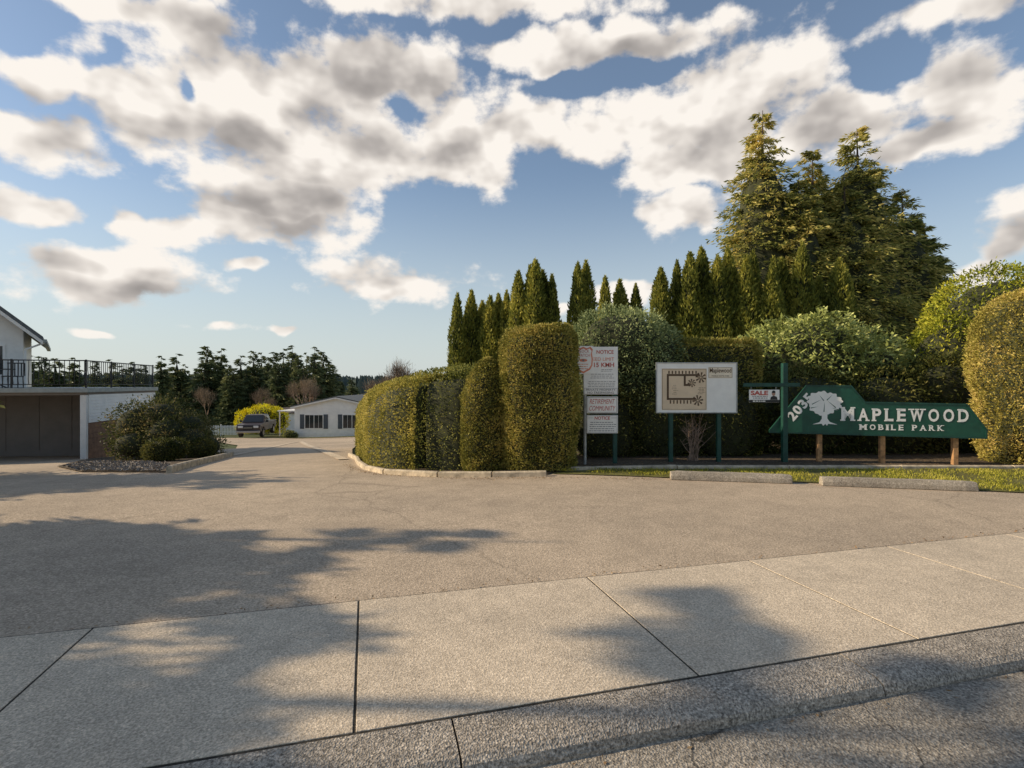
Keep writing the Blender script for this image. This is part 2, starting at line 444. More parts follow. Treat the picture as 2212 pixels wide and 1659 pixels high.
def conifer_crown(name, h, r, nb, k, L, W, mat, parent, base=.08, droop=.3, pw=.85, seed=0, rise=.12, core=.0, irr=.25, tipup=0, jit=.07, latd=.6, tipw=.05, jl=.3):
    rg = np.random.default_rng(seed)
    u = rg.uniform(0, 1, nb); t = base + (1 - base) * (1 - np.sqrt(u) ** 1.05)
    az = rg.uniform(0, 2 * math.pi, nb)
    lob = 1 + irr * np.sin(az * 3 + t * 17 + seed) * np.sin(t * 31 + az * 2 + seed * 2)
    bl = r * (1 - (t - base) / (1 - base)) ** pw * rg.uniform(.55, 1.08, nb) * lob + tipw * r * rg.uniform(0, 1, nb)
    s = rg.uniform(.15, 1, (nb, k)) ** .75
    bd = np.stack([np.cos(az), np.sin(az), np.zeros(nb)], 1)
    P = bd[:, None, :] * (bl[:, None] * s)[:, :, None]
    P[:, :, 2] = (t * h)[:, None] + bl[:, None] * (rise * s - droop * s ** 2)
    pd = np.stack([-np.sin(az), np.cos(az), np.zeros(nb)], 1)
    fan = rg.normal(0, 1, (nb, k)) * (1.05 - s) * bl[:, None] * .22
    P += pd[:, None, :] * fan[:, :, None]
    P[:, :, 2] -= np.abs(fan) * .35
    P += rg.normal(0, 1, P.shape) * (jit * bl[:, None, None] + L * jl) * np.array([1, 1, .6])
    D = bd[:, None, :] * .7 + pd[:, None, :] * rg.normal(0, latd, (nb, k))[:, :, None] + rg.normal(0, .25, P.shape)
    D[:, :, 2] += -.35 + tipup
    P = P.reshape(-1, 3); D = D.reshape(-1, 3)
    V, F = leaves(P, D, L, W)
    c = None
    if core:
        nu, nv = 12, 8; cv = []
        for i in range(nu):
            a = 2 * math.pi * i / nu
            for j in range(nv):
                tt = base + (.85 - base) * j / (nv - 1); rr_ = r * (1 - (tt - base) / (1 - base)) ** pw * core * (1 if j < nv - 1 else .1)
                cv.append((math.cos(a) * rr_, math.sin(a) * rr_, tt * h))
        c = (np.array(cv), grid_quads(nu, nv))
    return foliage(name, V, F, c, mat, parent)

def columnar_crown(name, h, r, N_, L, W, mat, parent, seed=0):
    rg = np.random.default_rng(seed)
    tt = rg.uniform(0.0, 1, N_) ** 1.0; th = rg.uniform(0, 6.283, N_)
    def pf(t): return r * np.minimum(1, (t + .03) ** .3 * 1.15) * np.clip(1 - t ** 3.0, 0, 1) ** .8
    keep = rg.uniform(0, 1, N_) < .25 + .75 * pf(tt) / r; tt = tt[keep]; th = th[keep]
    lump = 1 + .22 * np.sin(th * 3 + tt * 9 + seed) * np.sin(tt * 23 + seed * 3 + th) + rg.normal(0, .12, len(tt))
    rad = pf(tt) * lump
    P = np.stack([np.cos(th) * rad, np.sin(th) * rad, tt * h], 1)
    out = np.stack([np.cos(th), np.sin(th), np.zeros(len(th))], 1)
    D = out * .55 + np.array([0, 0, .85]) + rg.normal(0, .35, P.shape)
    V, F = leaves(P - nrm(D) * L * .4, D, L, W)
    nu, nv = 12, 12; cv = []
    for i in range(nu):
        a = 2 * math.pi * i / nu
        for j in range(nv):
            t = .94 * j / (nv - 1); q = float(pf(np.array([t]))[0]) * .68
            cv.append((math.cos(a) * q, math.sin(a) * q, t * h))
    return foliage(name, V, F, (np.array(cv), grid_quads(nu, nv)), mat, parent)

def copy_thing(src, name, loc, scale, yaw, label=None):
    o = src.copy(); o.name = name; link(o)
    o.location = loc; o.rotation_euler = (0, 0, yaw); o.scale = scale
    if label: o['label'] = label
    for ch in src.children:
        c = ch.copy(); c.parent = o; link(c)
    return o

def text_fit(body, x0, x1, z0, z1, mat, parent, y=-.004, name='lettering', bold=0.0, shear=0, rot=0, spacing=1.0, lines=1.0):
    cu = bpy.data.curves.new(name, 'FONT'); cu.body = body; cu.size = 1; cu.offset = bold; cu.shear = shear
    cu.extrude = 0; cu.align_x = 'CENTER'; cu.space_character = spacing; cu.space_line = lines; cu.resolution_u = 3
    t = bpy.data.objects.new('t', cu); COL.objects.link(t); bpy.context.view_layer.update()
    me = bpy.data.meshes.new_from_object(t.evaluated_get(bpy.context.evaluated_depsgraph_get()))
    bpy.data.objects.remove(t); bpy.data.curves.remove(cu)
    n = len(me.vertices); a = np.zeros(n * 3, dtype=np.float32); me.vertices.foreach_get('co', a); a = a.reshape(-1, 3)
    mn = a.min(0); mx = a.max(0)
    X = (a[:, 0] - mn[0]) / (mx[0] - mn[0]) - .5; Z = (a[:, 1] - mn[1]) / (mx[1] - mn[1]) - .5
    X *= (x1 - x0); Z *= (z1 - z0)
    c, s = math.cos(rot), math.sin(rot)
    b = np.stack([X * c - Z * s + (x0 + x1) / 2, np.full(n, y), X * s + Z * c + (z0 + z1) / 2], 1).astype(np.float32)
    me.vertices.foreach_set('co', b.ravel()); me.materials.clear(); me.materials.append(mat); me.update(); me.name = name
    o = bpy.data.objects.new(name, me); link(o); o.parent = parent
    return o

# ------------------------------------------------------------------ world
SUN_EL = R(25); SH = R(-2)
sd = Vector((-math.cos(SH) * math.cos(SUN_EL), -math.sin(SH) * math.cos(SUN_EL), math.sin(SUN_EL)))
w = bpy.data.worlds.new('World'); scene.world = w; w.use_nodes = True
try:
    w.cycles.sampling_method = 'MANUAL'; w.cycles.sample_map_resolution = 256
except Exception as ex: print('world sampling', ex)
nt = w.node_tree; nt.nodes.clear()
LK = nt.links.new
def Mt(op, a, b=None, c=None, clamp=False):
    n = N(nt, 'ShaderNodeMath', operation=op); n.use_clamp = clamp
    for i, v in enumerate((a, b, c)):
        if v is None: continue
        if hasattr(v, 'links'): LK(v, n.inputs[i])
        else: n.inputs[i].default_value = v
    return n.outputs[0]
CX, CY, FP = 1106., 829.5, 1150.
def ae(u, v, ru, rv):   # tangent-plane directions -> azimuth / elevation ellipse
    tx = (u - CX) / FP; tz_ = (CY - v) / FP
    az = math.atan(tx); el = math.atan(tz_ * math.cos(az))
    return az, el, ru / FP * math.cos(az) ** 2, rv / FP * math.cos(az) * math.cos(el) ** 2
clouds = [(70,170,150,75),(130,300,240,85),(340,230,210,140),(580,200,340,160),(860,180,290,130),(700,330,400,125),
 (980,330,150,110),(600,450,250,115),(1120,275,130,70),(1250,110,420,55),(1350,270,180,115),(1560,240,290,165),
 (1480,350,200,70),(1800,270,220,100),(2090,210,220,140),(2000,310,190,70),(1480,455,115,52),(240,600,265,88),(60,445,150,42),
 (270,470,95,38),(370,495,150,46),(860,610,185,60),(2190,510,110,100),(2140,590,120,50),(480,705,75,18),(205,718,60,12),
 (620,704,60,12),(530,570,60,17),(1380,630,85,42),(1190,665,70,24),(300,20,420,60),(1000,0,500,60),(2050,30,300,60)]
gaps = [(215,125,40,50),(382,190,26,38),(860,235,46,26),(1215,190,85,36),(1400,150,46,22),(1890,130,120,60),(30,90,60,30)]
darks = [(740,140,310,100),(880,285,230,70),(620,405,250,70),(640,515,215,55),(260,645,250,42),(110,570,120,30),(880,655,165,25),
 (1480,120,300,60),(1640,315,230,80),(1950,330,200,50),(2080,150,170,50),(160,340,170,40),(480,290,150,55),(2180,570,110,55)]
tc = N(nt, 'ShaderNodeTexCoord'); sx = N(nt, 'ShaderNodeSeparateXYZ'); LK(tc.outputs['Generated'], sx.inputs[0])
az = Mt('ARCTAN2', sx.outputs[0], sx.outputs[1])
hyp = Mt('SQRT', Mt('ADD', Mt('MULTIPLY', sx.outputs[0], sx.outputs[0]), Mt('MULTIPLY', sx.outputs[1], sx.outputs[1])))
el = Mt('ARCTAN2', sx.outputs[2], hyp)
cp = N(nt, 'ShaderNodeCombineXYZ'); LK(az, cp.inputs[0]); LK(el, cp.inputs[1])
def n2(vec, scale, det, ro, off=None, mul=(1, 1, 1)):
    m = N(nt, 'ShaderNodeVectorMath', operation='MULTIPLY_ADD'); LK(vec, m.inputs[0]); m.inputs[1].default_value = mul; m.inputs[2].default_value = off or (0, 0, 0)
    n = N(nt, 'ShaderNodeTexNoise'); n.noise_dimensions = '2D'; n.inputs['Scale'].default_value = scale; n.inputs['Detail'].default_value = det; n.inputs['Roughness'].default_value = ro
    LK(m.outputs[0], n.inputs['Vector']); return n
wn = n2(cp.outputs[0], 10, 2, .5)
w1 = N(nt, 'ShaderNodeVectorMath', operation='SUBTRACT'); LK(wn.outputs['Color'], w1.inputs[0]); w1.inputs[1].default_value = (.5, .5, .5)
w2 = N(nt, 'ShaderNodeVectorMath', operation='MULTIPLY_ADD'); LK(w1.outputs[0], w2.inputs[0]); w2.inputs[1].default_value = (.10, .05, 0); LK(cp.outputs[0], w2.inputs[2])
def blobmin(lst):
    acc = None
    for b in lst:
        a_, e_, ra, re = ae(*b)
        m = N(nt, 'ShaderNodeVectorMath', operation='MULTIPLY_ADD')
        LK(w2.outputs[0], m.inputs[0]); m.inputs[1].default_value = (1 / ra, 1 / re, 0); m.inputs[2].default_value = (-a_ / ra, -e_ / re, 0)
        l = N(nt, 'ShaderNodeVectorMath', operation='LENGTH'); LK(m.outputs[0], l.inputs[0])
        acc = l.outputs['Value'] if acc is None else Mt('MINIMUM', acc, l.outputs['Value'])
    return acc
def smooth(v, a, b):
    m = N(nt, 'ShaderNodeMapRange', interpolation_type='SMOOTHSTEP'); LK(v, m.inputs[0]); m.inputs[1].default_value = a; m.inputs[2].default_value = b
    return m.outputs[0]
fld = Mt('SUBTRACT', 1.0, blobmin(clouds))
out_ = Mt('MULTIPLY', Mt('SUBTRACT', Mt('ABSOLUTE', az), .95), 2.0, clamp=True)
out_ = Mt('MULTIPLY', out_, smooth(el, .95, .55))
fld = Mt('MAXIMUM', fld, Mt('MULTIPLY_ADD', out_, .8, -1.0))
fld = Mt('MINIMUM', fld, .75)
fld = Mt('SUBTRACT', fld, Mt('MULTIPLY', Mt('SUBTRACT', 1.25, blobmin(gaps), clamp=True), .6))
na = n2(cp.outputs[0], 8.5, 8, .57, mul=(1, 1.5, 1)).outputs['Fac']
e0 = n2(cp.outputs[0], 8.5, 3.2, .5, mul=(1, 1.5, 1)).outputs['Fac']
e1 = n2(cp.outputs[0], 8.5, 3.2, .5, off=(-.012, .060, 0), mul=(1, 1.5, 1)).outputs['Fac']
f0 = Mt('MULTIPLY_ADD', Mt('SUBTRACT', na, .5), 2.1, fld)
fs = Mt('MULTIPLY_ADD', Mt('SUBTRACT', e0, .5), .9, fld)
mask = smooth(f0, .0, .46)
emb = Mt('SUBTRACT', e0, e1)
thick = smooth(fs, .0, .8)
dk = smooth(Mt('SUBTRACT', 1.35, blobmin(darks)), .0, 1.0)
lit = Mt('ADD', Mt('MULTIPLY_ADD', emb, 1.7, .98), Mt('MULTIPLY', Mt('MULTIPLY_ADD', dk, .74, .06), Mt('MULTIPLY', thick, -.80)), clamp=True)
ccol = ramp(nt, lit, [(0, (.34, .315, .30)), (.35, (.47, .435, .41)), (.75, (.77, .715, .66)), (1, (.98, .92, .85))])
mask = Mt('MULTIPLY', mask, smooth(el, -.05, .10))
sky = N(nt, 'ShaderNodeTexSky', sky_type='NISHITA'); sky.sun_disc = False
sky.sun_elevation = SUN_EL; sky.sun_rotation = math.atan2(sd.x, sd.y); sky.air_density = 1.0; sky.dust_density = .5; sky.ozone_density = 1.5
bg1 = N(nt, 'ShaderNodeBackground'); LK(sky.outputs[0], bg1.inputs[0]); bg1.inputs[1].default_value = .13
haze = N(nt, 'ShaderNodeBackground'); haze.inputs[0].default_value = (.60, .66, .67, 1); haze.inputs[1].default_value = 1.0
hz_ = Mt('MULTIPLY_ADD', smooth(el, .40, -.02), .80, .07)
mh = N(nt, 'ShaderNodeMixShader'); LK(hz_, mh.inputs[0]); LK(bg1.outputs[0], mh.inputs[1]); LK(haze.outputs[0], mh.inputs[2])
bg2 = N(nt, 'ShaderNodeBackground'); LK(ccol, bg2.inputs[0]); bg2.inputs[1].default_value = 1
mx = N(nt, 'ShaderNodeMixShader'); LK(mask, mx.inputs[0]); LK(mh.outputs[0], mx.inputs[1]); LK(bg2.outputs[0], mx.inputs[2])
wo = N(nt, 'ShaderNodeOutputWorld'); LK(mx.outputs[0], wo.inputs[0])

sl = bpy.data.lights.new('sun', 'SUN'); sl.energy = 5; sl.angle = R(.5); sl.color = (1, .84, .62)
so = bpy.data.objects.new('sun', sl); so.rotation_euler = sd.to_track_quat('Z', 'Y').to_euler(); so.location = (-30, 20, 30); link(so)

cam = bpy.data.cameras.new('camera'); cam.lens = 18.715; cam.sensor_width = 36; cam.clip_end = 5000; cam.clip_start = .05
co_ = bpy.data.objects.new('camera', cam); co_.location = (0, 0, 1.6); co_.rotation_euler = (R(90), 0, 0); link(co_); scene.camera = co_

# ------------------------------------------------------------------ ground
ca, sa = .9645, .264
def ab(a, b): return (a * ca + b * sa, 2.62 + a * sa - b * ca)
ys = sorted(set([-1500, -600, -200, -60, -20] + [i * 1.0 for i in range(-10, 60)] + list(range(60, 130, 5)) + [150, 200, 300, 450, 700, 1100, 2000]))
xs = sorted(set([-2000, -1000, -400, -150, -90, -60, -50] + [i * 1.0 for i in range(-42, 42)] + [50, 60, 90, 150, 400, 1000, 2000]))
V = []; F = []
for y in ys:
    for x in xs:
        V.append((x, y, tz(x, y) - .05 - (.2 if y < 2.9 + .273 * x else 0)))
for j in range(len(ys) - 1):
    for i in range(len(xs) - 1):
        a = j * len(xs) + i; F.append((a, a + 1, a + 1 + len(xs), a + len(xs)))
o = fast_mesh('ground', V, F, None, [M['field']]); o['kind'] = 'structure'

sheet('asphalt', [ab(-42, -1.3), ab(42, -1.3), (40, 13.9), (-2, 13.9), (-4.5, 15), (-6.6, 22), (-9, 32), (-13, 46.5), (-27, 46.5), (-24, 42), (-17, 33), (-14, 27), (-30, 27), (-45, 20)], .002, M['asphalt'], .9)
sheet('street', [ab(-42, .29), ab(42, .29), ab(42, 14), ab(-42, 14)], 0, M['street'], 3, zf=lambda x, y: -.078)
mb = MB(); joints = [-2.41, -.745, 1.06, 2.63, 4.23]
while joints[-1] < 38: joints.append(joints[-1] + 1.62)
while joints[0] > -38: joints.insert(0, joints[0] - 1.66)
def abbox(mb, a0, a1, b0, b1, z0, z1):
    c = [ab(a0, b0), ab(a1, b0), ab(a1, b1), ab(a0, b1)]
    vs = [(x, y, z0) for x, y in c] + [(x, y, z1) for (x, y) in c]
    mb.add(vs, [(0,1,2,3),(4,7,6,5),(0,4,5,1),(1,5,6,2),(2,6,7,3),(3,7,4,0)])
for a0, a1 in zip(joints[:-1], joints[1:]):
    abbox(mb, a0 + .007, a1 - .007, -1.54, -.010, -.12, .010)
o = mb.obj('pavement', M['concrete'], bevel=.003); o['kind'] = 'structure'
mb = MB(); abbox(mb, joints[0], joints[-1], -1.556, .004, -.13, .0055)
o = mb.obj('pavement_joint', M['joint']); o['kind'] = 'structure'
prof = [(0.004, -.15), (0.004, .004), (.014, .010), (.18, .004), (.25, -.008), (.285, -.03), (.30, -.06), (.305, -.15)]
mb = MB(); kj = [-38 + .9 + i * 2.3 for i in range(34)]
for a0, a1 in zip(kj[:-1], kj[1:]):
    a0 += .005; a1 -= .005
    seg = 6; b = []
    for i in range(seg + 1):
        aa = a0 + (a1 - a0) * i / seg
        for (pb, pz) in prof:
            x, y = ab(aa, pb + (random.uniform(-.006, .006) if pb > .2 else 0)); b.append((x, y, pz + (random.uniform(-.002, .002) if pz > -.1 else 0)))
    n = len(prof); fs_ = []
    for i in range(seg):
        for j in range(n - 1):
            q = i * n + j; fs_.append((q, q + 1, q + n + 1, q + n))
    fs_ += [tuple(range(n)), tuple(range(seg * n + n - 1, seg * n - 1, -1))]
    mb.add(b, fs_)
o = mb.obj('kerb', M['aggregate'], smooth=False); o['kind'] = 'structure'

bed = [(-3.75, 13.2), (-3.35, 12.0), (-3.0, 11.2), (-2.45, 10.55), (-1.32, 9.95), (-.3, 9.7), (.62, 9.6), (1.0, 10.05), (12, 10.05), (40, 10), (40, 44), (0, 46), (-12, 46), (-8.6, 32), (-6.2, 22), (-4.6, 16)]
sheet('soil_bed', bed, .03, M['soil'], .9)
sheet('grass_verge', [(.72, 9.66), (2.6, 9.05), (4.65, 8.62), (7.45, 7.78), (14, 6.6), (40, 3), (40, 9.9), (12, 9.95), (1.0, 9.95)], .018, M['lawn'], .6)
sheet('shrub_bed', [(-7.45, 11.6), (-8.2, 13.2), (-9.0, 16), (-9.8, 18.6), (-11.5, 22), (-15.9, 24), (-15.6, 19.6), (-13.0, 15.2), (-10.2, 12.6)], .03, M['soil'], .8)
grav = [(-7.9, 11.9), (-8.5, 13.0), (-9.4, 14.6), (-10.9, 15.8), (-13.6, 16.9), (-12.6, 15.0), (-10.3, 12.8)]
sheet('gravel_patch', grav, .05, M['gravel'], .8)
P = []
while len(P) < 5000:
    x = random.uniform(-14, -7.8); y = random.uniform(11.8, 17)
    if inpoly(x, y, grav): P.append((x, y, tz(x, y) + .05))
P = np.array(P); D = rng.normal(0, 1, P.shape) * np.array([1, 1, .45]); V, F = leaves(P, D, .07, .06)
o = fast_mesh('gravel_stones', V, F, None, [M['gravel']]); o['kind'] = 'stuff'
sheet('lawn', [(-23, 47.3), (-18, 45.0), (-12.5, 44.5), (-5, 45), (-5, 52), (-23, 52)], .03, M['lawn'], 1.5)
def strip(name, pts, wd, dz, mat):
    L_ = []; Rr = []
    for i, p in enumerate(pts):
        a = Vector(pts[max(i - 1, 0)]); b = Vector(pts[min(i + 1, len(pts) - 1)]); t = (b - a).normalized(); s = Vector((-t.y, t.x)) * wd / 2
        L_.append(tuple(Vector(p) + s)); Rr.append(tuple(Vector(p) - s))
    return sheet(name, L_ + Rr[::-1], dz, mat, 1.2)
strip('concrete_gutter', [(-9.9, 18.6), (-11.6, 25), (-13.3, 31), (-14.5, 36)], .28, .02, M['concrete'])
strip('concrete_gutter', [(-4.6, 14.5), (-7.5, 21), (-11.2, 29), (-14.4, 36.3)], .28, .024, M['concrete'])

gp = [(.85, 9.7), (2.6, 9.12), (4.65, 8.7), (7.45, 7.85), (13, 6.9), (13, 9.85), (1.0, 9.9)]
P = []
while len(P) < 20000:
    x = random.uniform(.8, 13); y = random.uniform(6.8, 9.95)
    if inpoly(x, y, gp) and (math.sin(x * 3.1 + y * 2) + math.sin(x * 7.3 - y * 5) + random.uniform(-1.6, 1.9)) > 0: P.append((x, y, .015))
P = np.array(P); D = rng.normal(0, .5, P.shape) + np.array([0, 0, 1.0])
V, F = leaves(P, D, .045, .013)
o = fast_mesh('verge_grass_blades', V, F, None, [M['grass']]); o['kind'] = 'stuff'
P = []
for i in range(2200):
    k = random.random()
    if k < .50: a = random.random(); x = 1 + a * 12; y = 10.1 + abs(random.gauss(0, .35)); z = .034
    elif k < .85:
        j = random.randint(0, 5); c = [(-3.9, 12.7), (-3.3, 11.35), (-2.6, 10.4), (-1.4, 9.72), (-.35, 9.46), (.7, 9.36), (2.4, 9.0)]; t = random.random()
        x = c[j][0] * (1 - t) + c[j + 1][0] * t + random.gauss(0, .05); y = c[j][1] * (1 - t) + c[j + 1][1] * t - abs(random.gauss(0, .12)); z = tz(x, y) + .008
    elif k < .95: x, y = ab(random.uniform(-6, 9), -1.56 - abs(random.gauss(0, .05))); z = .008
    else: x, y = ab(random.uniform(-4, 9), .33 + abs(random.gauss(0, .04))); z = -.073
    P.append((x, y, z))
P = np.array(P); D = rng.normal(0, 1, P.shape) * np.array([1, 1, .2]); V, F = leaves(P, D, .03, .014)
V[:, 2] = np.maximum(V[:, 2], np.repeat(P[:, 2], 4))
o = fast_mesh('leaf_litter', V, F, None, [M['litter']]); o['kind'] = 'stuff'

def timber(p0, p1, h=.10, w_=.11, z=.0, label='weathered pale landscape timber edging the planted bed'):
    a = Vector(p0); b = Vector(p1); L_ = (b - a).length; m = (a + b) / 2
    o = thing('edging_timber', label, 'timber', (m.x, m.y, tz(m.x, m.y) + z), math.atan2(b.y - a.y, b.x - a.x), 'timbers edging the beds')
    o.rotation_euler = (0, -math.atan2(tz(b.x, b.y) - tz(a.x, a.y), L_), math.atan2(b.y - a.y, b.x - a.x))
    q = MB()
    poly = [(-w_ / 2, -.02), (w_ / 2, -.02), (w_ / 2, h * .8), (w_ * .3, h), (-w_ * .3, h), (-w_ / 2, h * .8)]
    q.prism(poly, -L_ / 2 + .008, L_ / 2 - .008, 'yz')
    q.obj('beam', M['timber'], o, bevel=.008)
kp = [(-5.0, 16.4), (-4.2, 14.4), (-3.65, 12.7), (-3.1, 11.35), (-2.5, 10.5), (-1.35, 9.82), (-.35, 9.58), (.62, 9.48)]
for a, b in zip(kp[:-1], kp[1:]): timber(a, b)
for i in range(6): timber((1.0 + i * 2.1, 10.02 + (i % 2) * .01), (1.0 + (i + 1) * 2.1, 10.02 + ((i + 1) % 2) * .01), .07)
kl = [(-7.35, 11.4), (-7.9, 12.7), (-8.4, 14.2), (-8.95, 16.0), (-9.5, 17.6), (-9.95, 18.9)]
for a, b in zip(kl[:-1], kl[1:]): timber(a, b, .16)

for (p0, p1, lab) in (((2.66, 8.95), (4.5, 8.58), 'weathered concrete wheel stop at the grass edge'), ((4.88, 8.42), (6.94, 7.97), 'chipped concrete wheel stop at the grass edge')):
    a = Vector(p0); b = Vector(p1); L_ = (b - a).length; m = (a + b) / 2
    o = thing('wheel_stop', lab, 'wheel stop', (m.x, m.y, .004), math.atan2(b.y - a.y, b.x - a.x), 'wheel stops beside the verge')
    q = MB(); n = 14; poly = [(-.09, 0), (.09, 0), (.085, .07), (.055, .14), (-.055, .14), (-.085, .07)]
    vs = []
    for i in range(n + 1):
        x = -L_ / 2 + L_ * i / n; k = .93 if i in (0, n) else 1
        for (y, z) in poly: vs.append((x, y * k + random.uniform(-.004, .004), z * k + (random.uniform(-.006, .004) if z > .1 else 0)))
    fs_ = [(i * 6 + j, i * 6 + (j + 1) % 6, (i + 1) * 6 + (j + 1) % 6, (i + 1) * 6 + j) for i in range(n) for j in range(6)]
    fs_ += [tuple(range(5, -1, -1)), tuple(range(n * 6, n * 6 + 6))]
    q.add(vs, fs_); q.obj('concrete_block', M['wheelstop'], o, bevel=.012)

# ------------------------------------------------------------------ signs
def frame_border(mb, x0, x1, z0, z1, t, y0, y1, mi=0):
    mb.box(x0, x1, y0, y1, z0, z0 + t, mi); mb.box(x0, x1, y0, y1, z1 - t, z1, mi)
    mb.box(x0, x0 + t, y0, y1, z0 + t, z1 - t, mi); mb.box(x1 - t, x1, y0, y1, z0 + t, z1 - t, mi)

s = thing('notice_sign', 'stack of white notice boards on posts beside clipped shrubs', 'sign', (1.76, 10.6, .02))
MB().cyl((-.30, .05, -.3), (-.30, .05, 1.9), .032, n=10).obj('post', M['steel'], s, smooth=False)['label'] = 'grey steel post'
MB().box(.26, .34, .02, .10, -.3, 2.25).obj('post', M['greenpost'], s, bevel=.004)['label'] = 'dark green timber post'
nb = MB().box(-.335, .345, -.015, 0.005, 1.37, 2.32).obj('notice_board', M['signwhite'], s, bevel=.003)
text_fit('NOTICE', -.08, .26, 2.18, 2.255, M['red'], nb, -.019, bold=.02)
text_fit('SPEED LIMIT', -.25, .27, 2.04, 2.11, M['orange'], nb, -.019, bold=.0)
text_fit('15 KMH', -.13, .27, 1.915, 2.005, M['red'], nb, -.019, bold=.02)
def scribble(mb, x0, x1, z0, n, lh, th, y=-.0165):
    for i in range(n):
        z = z0 - i * lh; x = x0 + random.uniform(0, .04)
        end = x1 - random.uniform(0, .06)
        while x < end:
            l = random.uniform(.02, .07); mb.box(x, min(x + l, end + .01), y, y + .001, z, z + th); x += l + .012
q = MB(); scribble(q, -.0, .26, 1.86, 2, .03, .010, -.0175); scribble(q, -.22, .28, 1.77, 3, .038, .011, -.0175); scribble(q, -.27, .29, 1.625, 4, .034, .010, -.0175)
q.obj('small_print', M['greytext'], nb)
text_fit('PRIVATE PROPERTY\nNO TRESPASSING', -.29, .30, 1.39, 1.485, M['greytext'], nb, -.019, bold=.01)
q = MB(); frame_border(q, -.325, .335, 1.377, 1.50, .006, -.0175, -.0165); q.obj('border_line', M['greytext'], nb)
b2 = MB().box(-.275, .345, -.015, 0.005, 1.0, 1.33).obj('community_board', M['signwhite'], s, bevel=.003)
q = MB(); frame_border(q, -.258, .328, 1.013, 1.318, .008, -.0175, -.0165); q.obj('border_line', M['greytext'], b2)
text_fit('RETIREMENT\nCOMMUNITY', -.225, .30, 1.05, 1.28, M['red'], b2, -.019, bold=.0, shear=.3)
b3 = MB().box(-.275, .345, -.015, 0.005, .60, .96).obj('lower_notice_board', M['signwhite'], s, bevel=.003)
text_fit('NOTICE', -.12, .19, .87, .935, M['red'], b3, -.019, bold=.02, shear=.1)
q = MB(); scribble(q, -.23, .30, .81, 5, .042, .014, -.0175); q.obj('small_print', M['greytext'], b3)
q = MB(); frame_border(q, -.26, .33, .61, .95, .005, -.0175, -.0165); q.box(-.25, -.14, -.0175, -.0165, .903, .909); q.box(.21, .32, -.0175, -.0165, .903, .909); q.obj('border_line', M['greytext'], b3)
def shield(cx, z0, z1, hw, k=1):
    pts = []
    h = z1 - z0; cz = (z0 + z1) / 2
    raw = [(0, .5), (.35, .44), (.75, .5), (1, .40), (.9, .25), (1, .05), (.95, -.2), (.7, -.36), (.3, -.44), (0, -.5)]
    for x, z in raw: pts.append((cx + x * hw * k, cz + z * h * k))
    for x, z in raw[-2:0:-1]: pts.append((cx - x * hw * k, cz + z * h * k))
    return pts[::-1]
sx0 = -.345
sh = MB().box(sx0 - .215, sx0 + .20, -.034, -.028, 1.78, 2.335).obj('watch_plate', M['signwhite'], s, bevel=.002)
MB().prism(shield(sx0, 1.79, 2.32, .19, 1), -.0365, -.0355).obj('shield_border', M['orange'], sh)
MB().prism(shield(sx0, 1.79, 2.32, .19, .86), -.0385, -.0375).obj('shield_face', M['signwhite'], sh)
text_fit('BLOCK\nWATCH', sx0 - .13, sx0 + .13, 2.12, 2.26, M['red'], sh, -.0405, bold=.0)
q = MB(); q.prism([(sx0 + .08 * math.cos(t), 2.05 + .03 * math.sin(t)) for t in [i * 6.283 / 16 for i in range(16)]], -.0405, -.0395); q.obj('eye_emblem', M['orange'], sh)
q = MB(); q.prism([(sx0 + .022 * math.cos(t), 2.05 + .022 * math.sin(t)) for t in [i * 6.283 / 12 for i in range(12)]], -.0425, -.0415); q.obj('eye_pupil', M['greytext'], sh)
q = MB(); scribble(q, sx0 - .12, sx0 + .11, 1.965, 3, .045, .014, -.0405); q.obj('small_print', M['orange'], sh)

s = thing('map_board', 'white map board on two green posts in front of dark hedge', 'sign', (3.71, 10.7, .02))
for x in (-.50, .47):
    MB().box(x - .04, x + .04, .035, .115, -.3, 1.05).obj('post', M['greenpost'], s, bevel=.005)
mbd = MB().box(-.80, .80, 0, .03, 1.01, 2.0).obj('board', M['signwhite'], s, bevel=.003)
q = MB(); frame_border(q, -.815, .815, .995, 2.015, .02, -.012, .034); q.obj('frame', M['steel'], s)
mp = MB().box(-.70, .20, -.006, -.002, 1.06, 1.89).obj('park_map', M['tan'], mbd)
q = MB(); y0, y1 = -.009, -.007
q.box(-.60, .06, y0, y1, 1.74, 1.78); q.box(-.60, -.56, y0, y1, 1.26, 1.74); q.box(-.56, -.02, y0, y1, 1.26, 1.30)
q.box(-.26, -.22, y0, y1, 1.54, 1.74); q.box(-.22, -.12, y0, y1, 1.54, 1.58)
for i in range(9):
    x = -.57 + i * .068; q.box(x, x + .026, y0, y1, 1.785, 1.845)
    if i < 7: q.box(x + .03, x + .056, y0, y1, 1.185, 1.255)
for cx, cz, r in ((.08, 1.71, .09), (-.10, 1.60, .07), (.02, 1.25, .09)):
    for i in range(8):
        a = i * 6.283 / 8 + cx * 7
        q.prism([(cx + math.cos(a - .3) * r * .2, cz + math.sin(a - .3) * r * .2), (cx + math.cos(a - .17) * r * 1.2, cz + math.sin(a - .17) * r * 1.2), (cx + math.cos(a + .17) * r * 1.2, cz + math.sin(a + .17) * r * 1.2), (cx + math.cos(a + .3) * r * .2, cz + math.sin(a + .3) * r * .2)][::-1], y0 - .002, y1 - .003)
frame_border(q, -.69, .19, 1.07, 1.88, .005, y0 - .0, y1)
scribble(q, .02, .17, 1.50, 5, .03, .007, y0); scribble(q, -.50, -.38, 1.55, 6, .035, .006, y0)
q.obj('map_drawing', M['brown'], mp)
tp = MB().box(.235, .72, -.006, -.002, 1.70, 1.92).obj('title_plate', M['cream'], mbd)
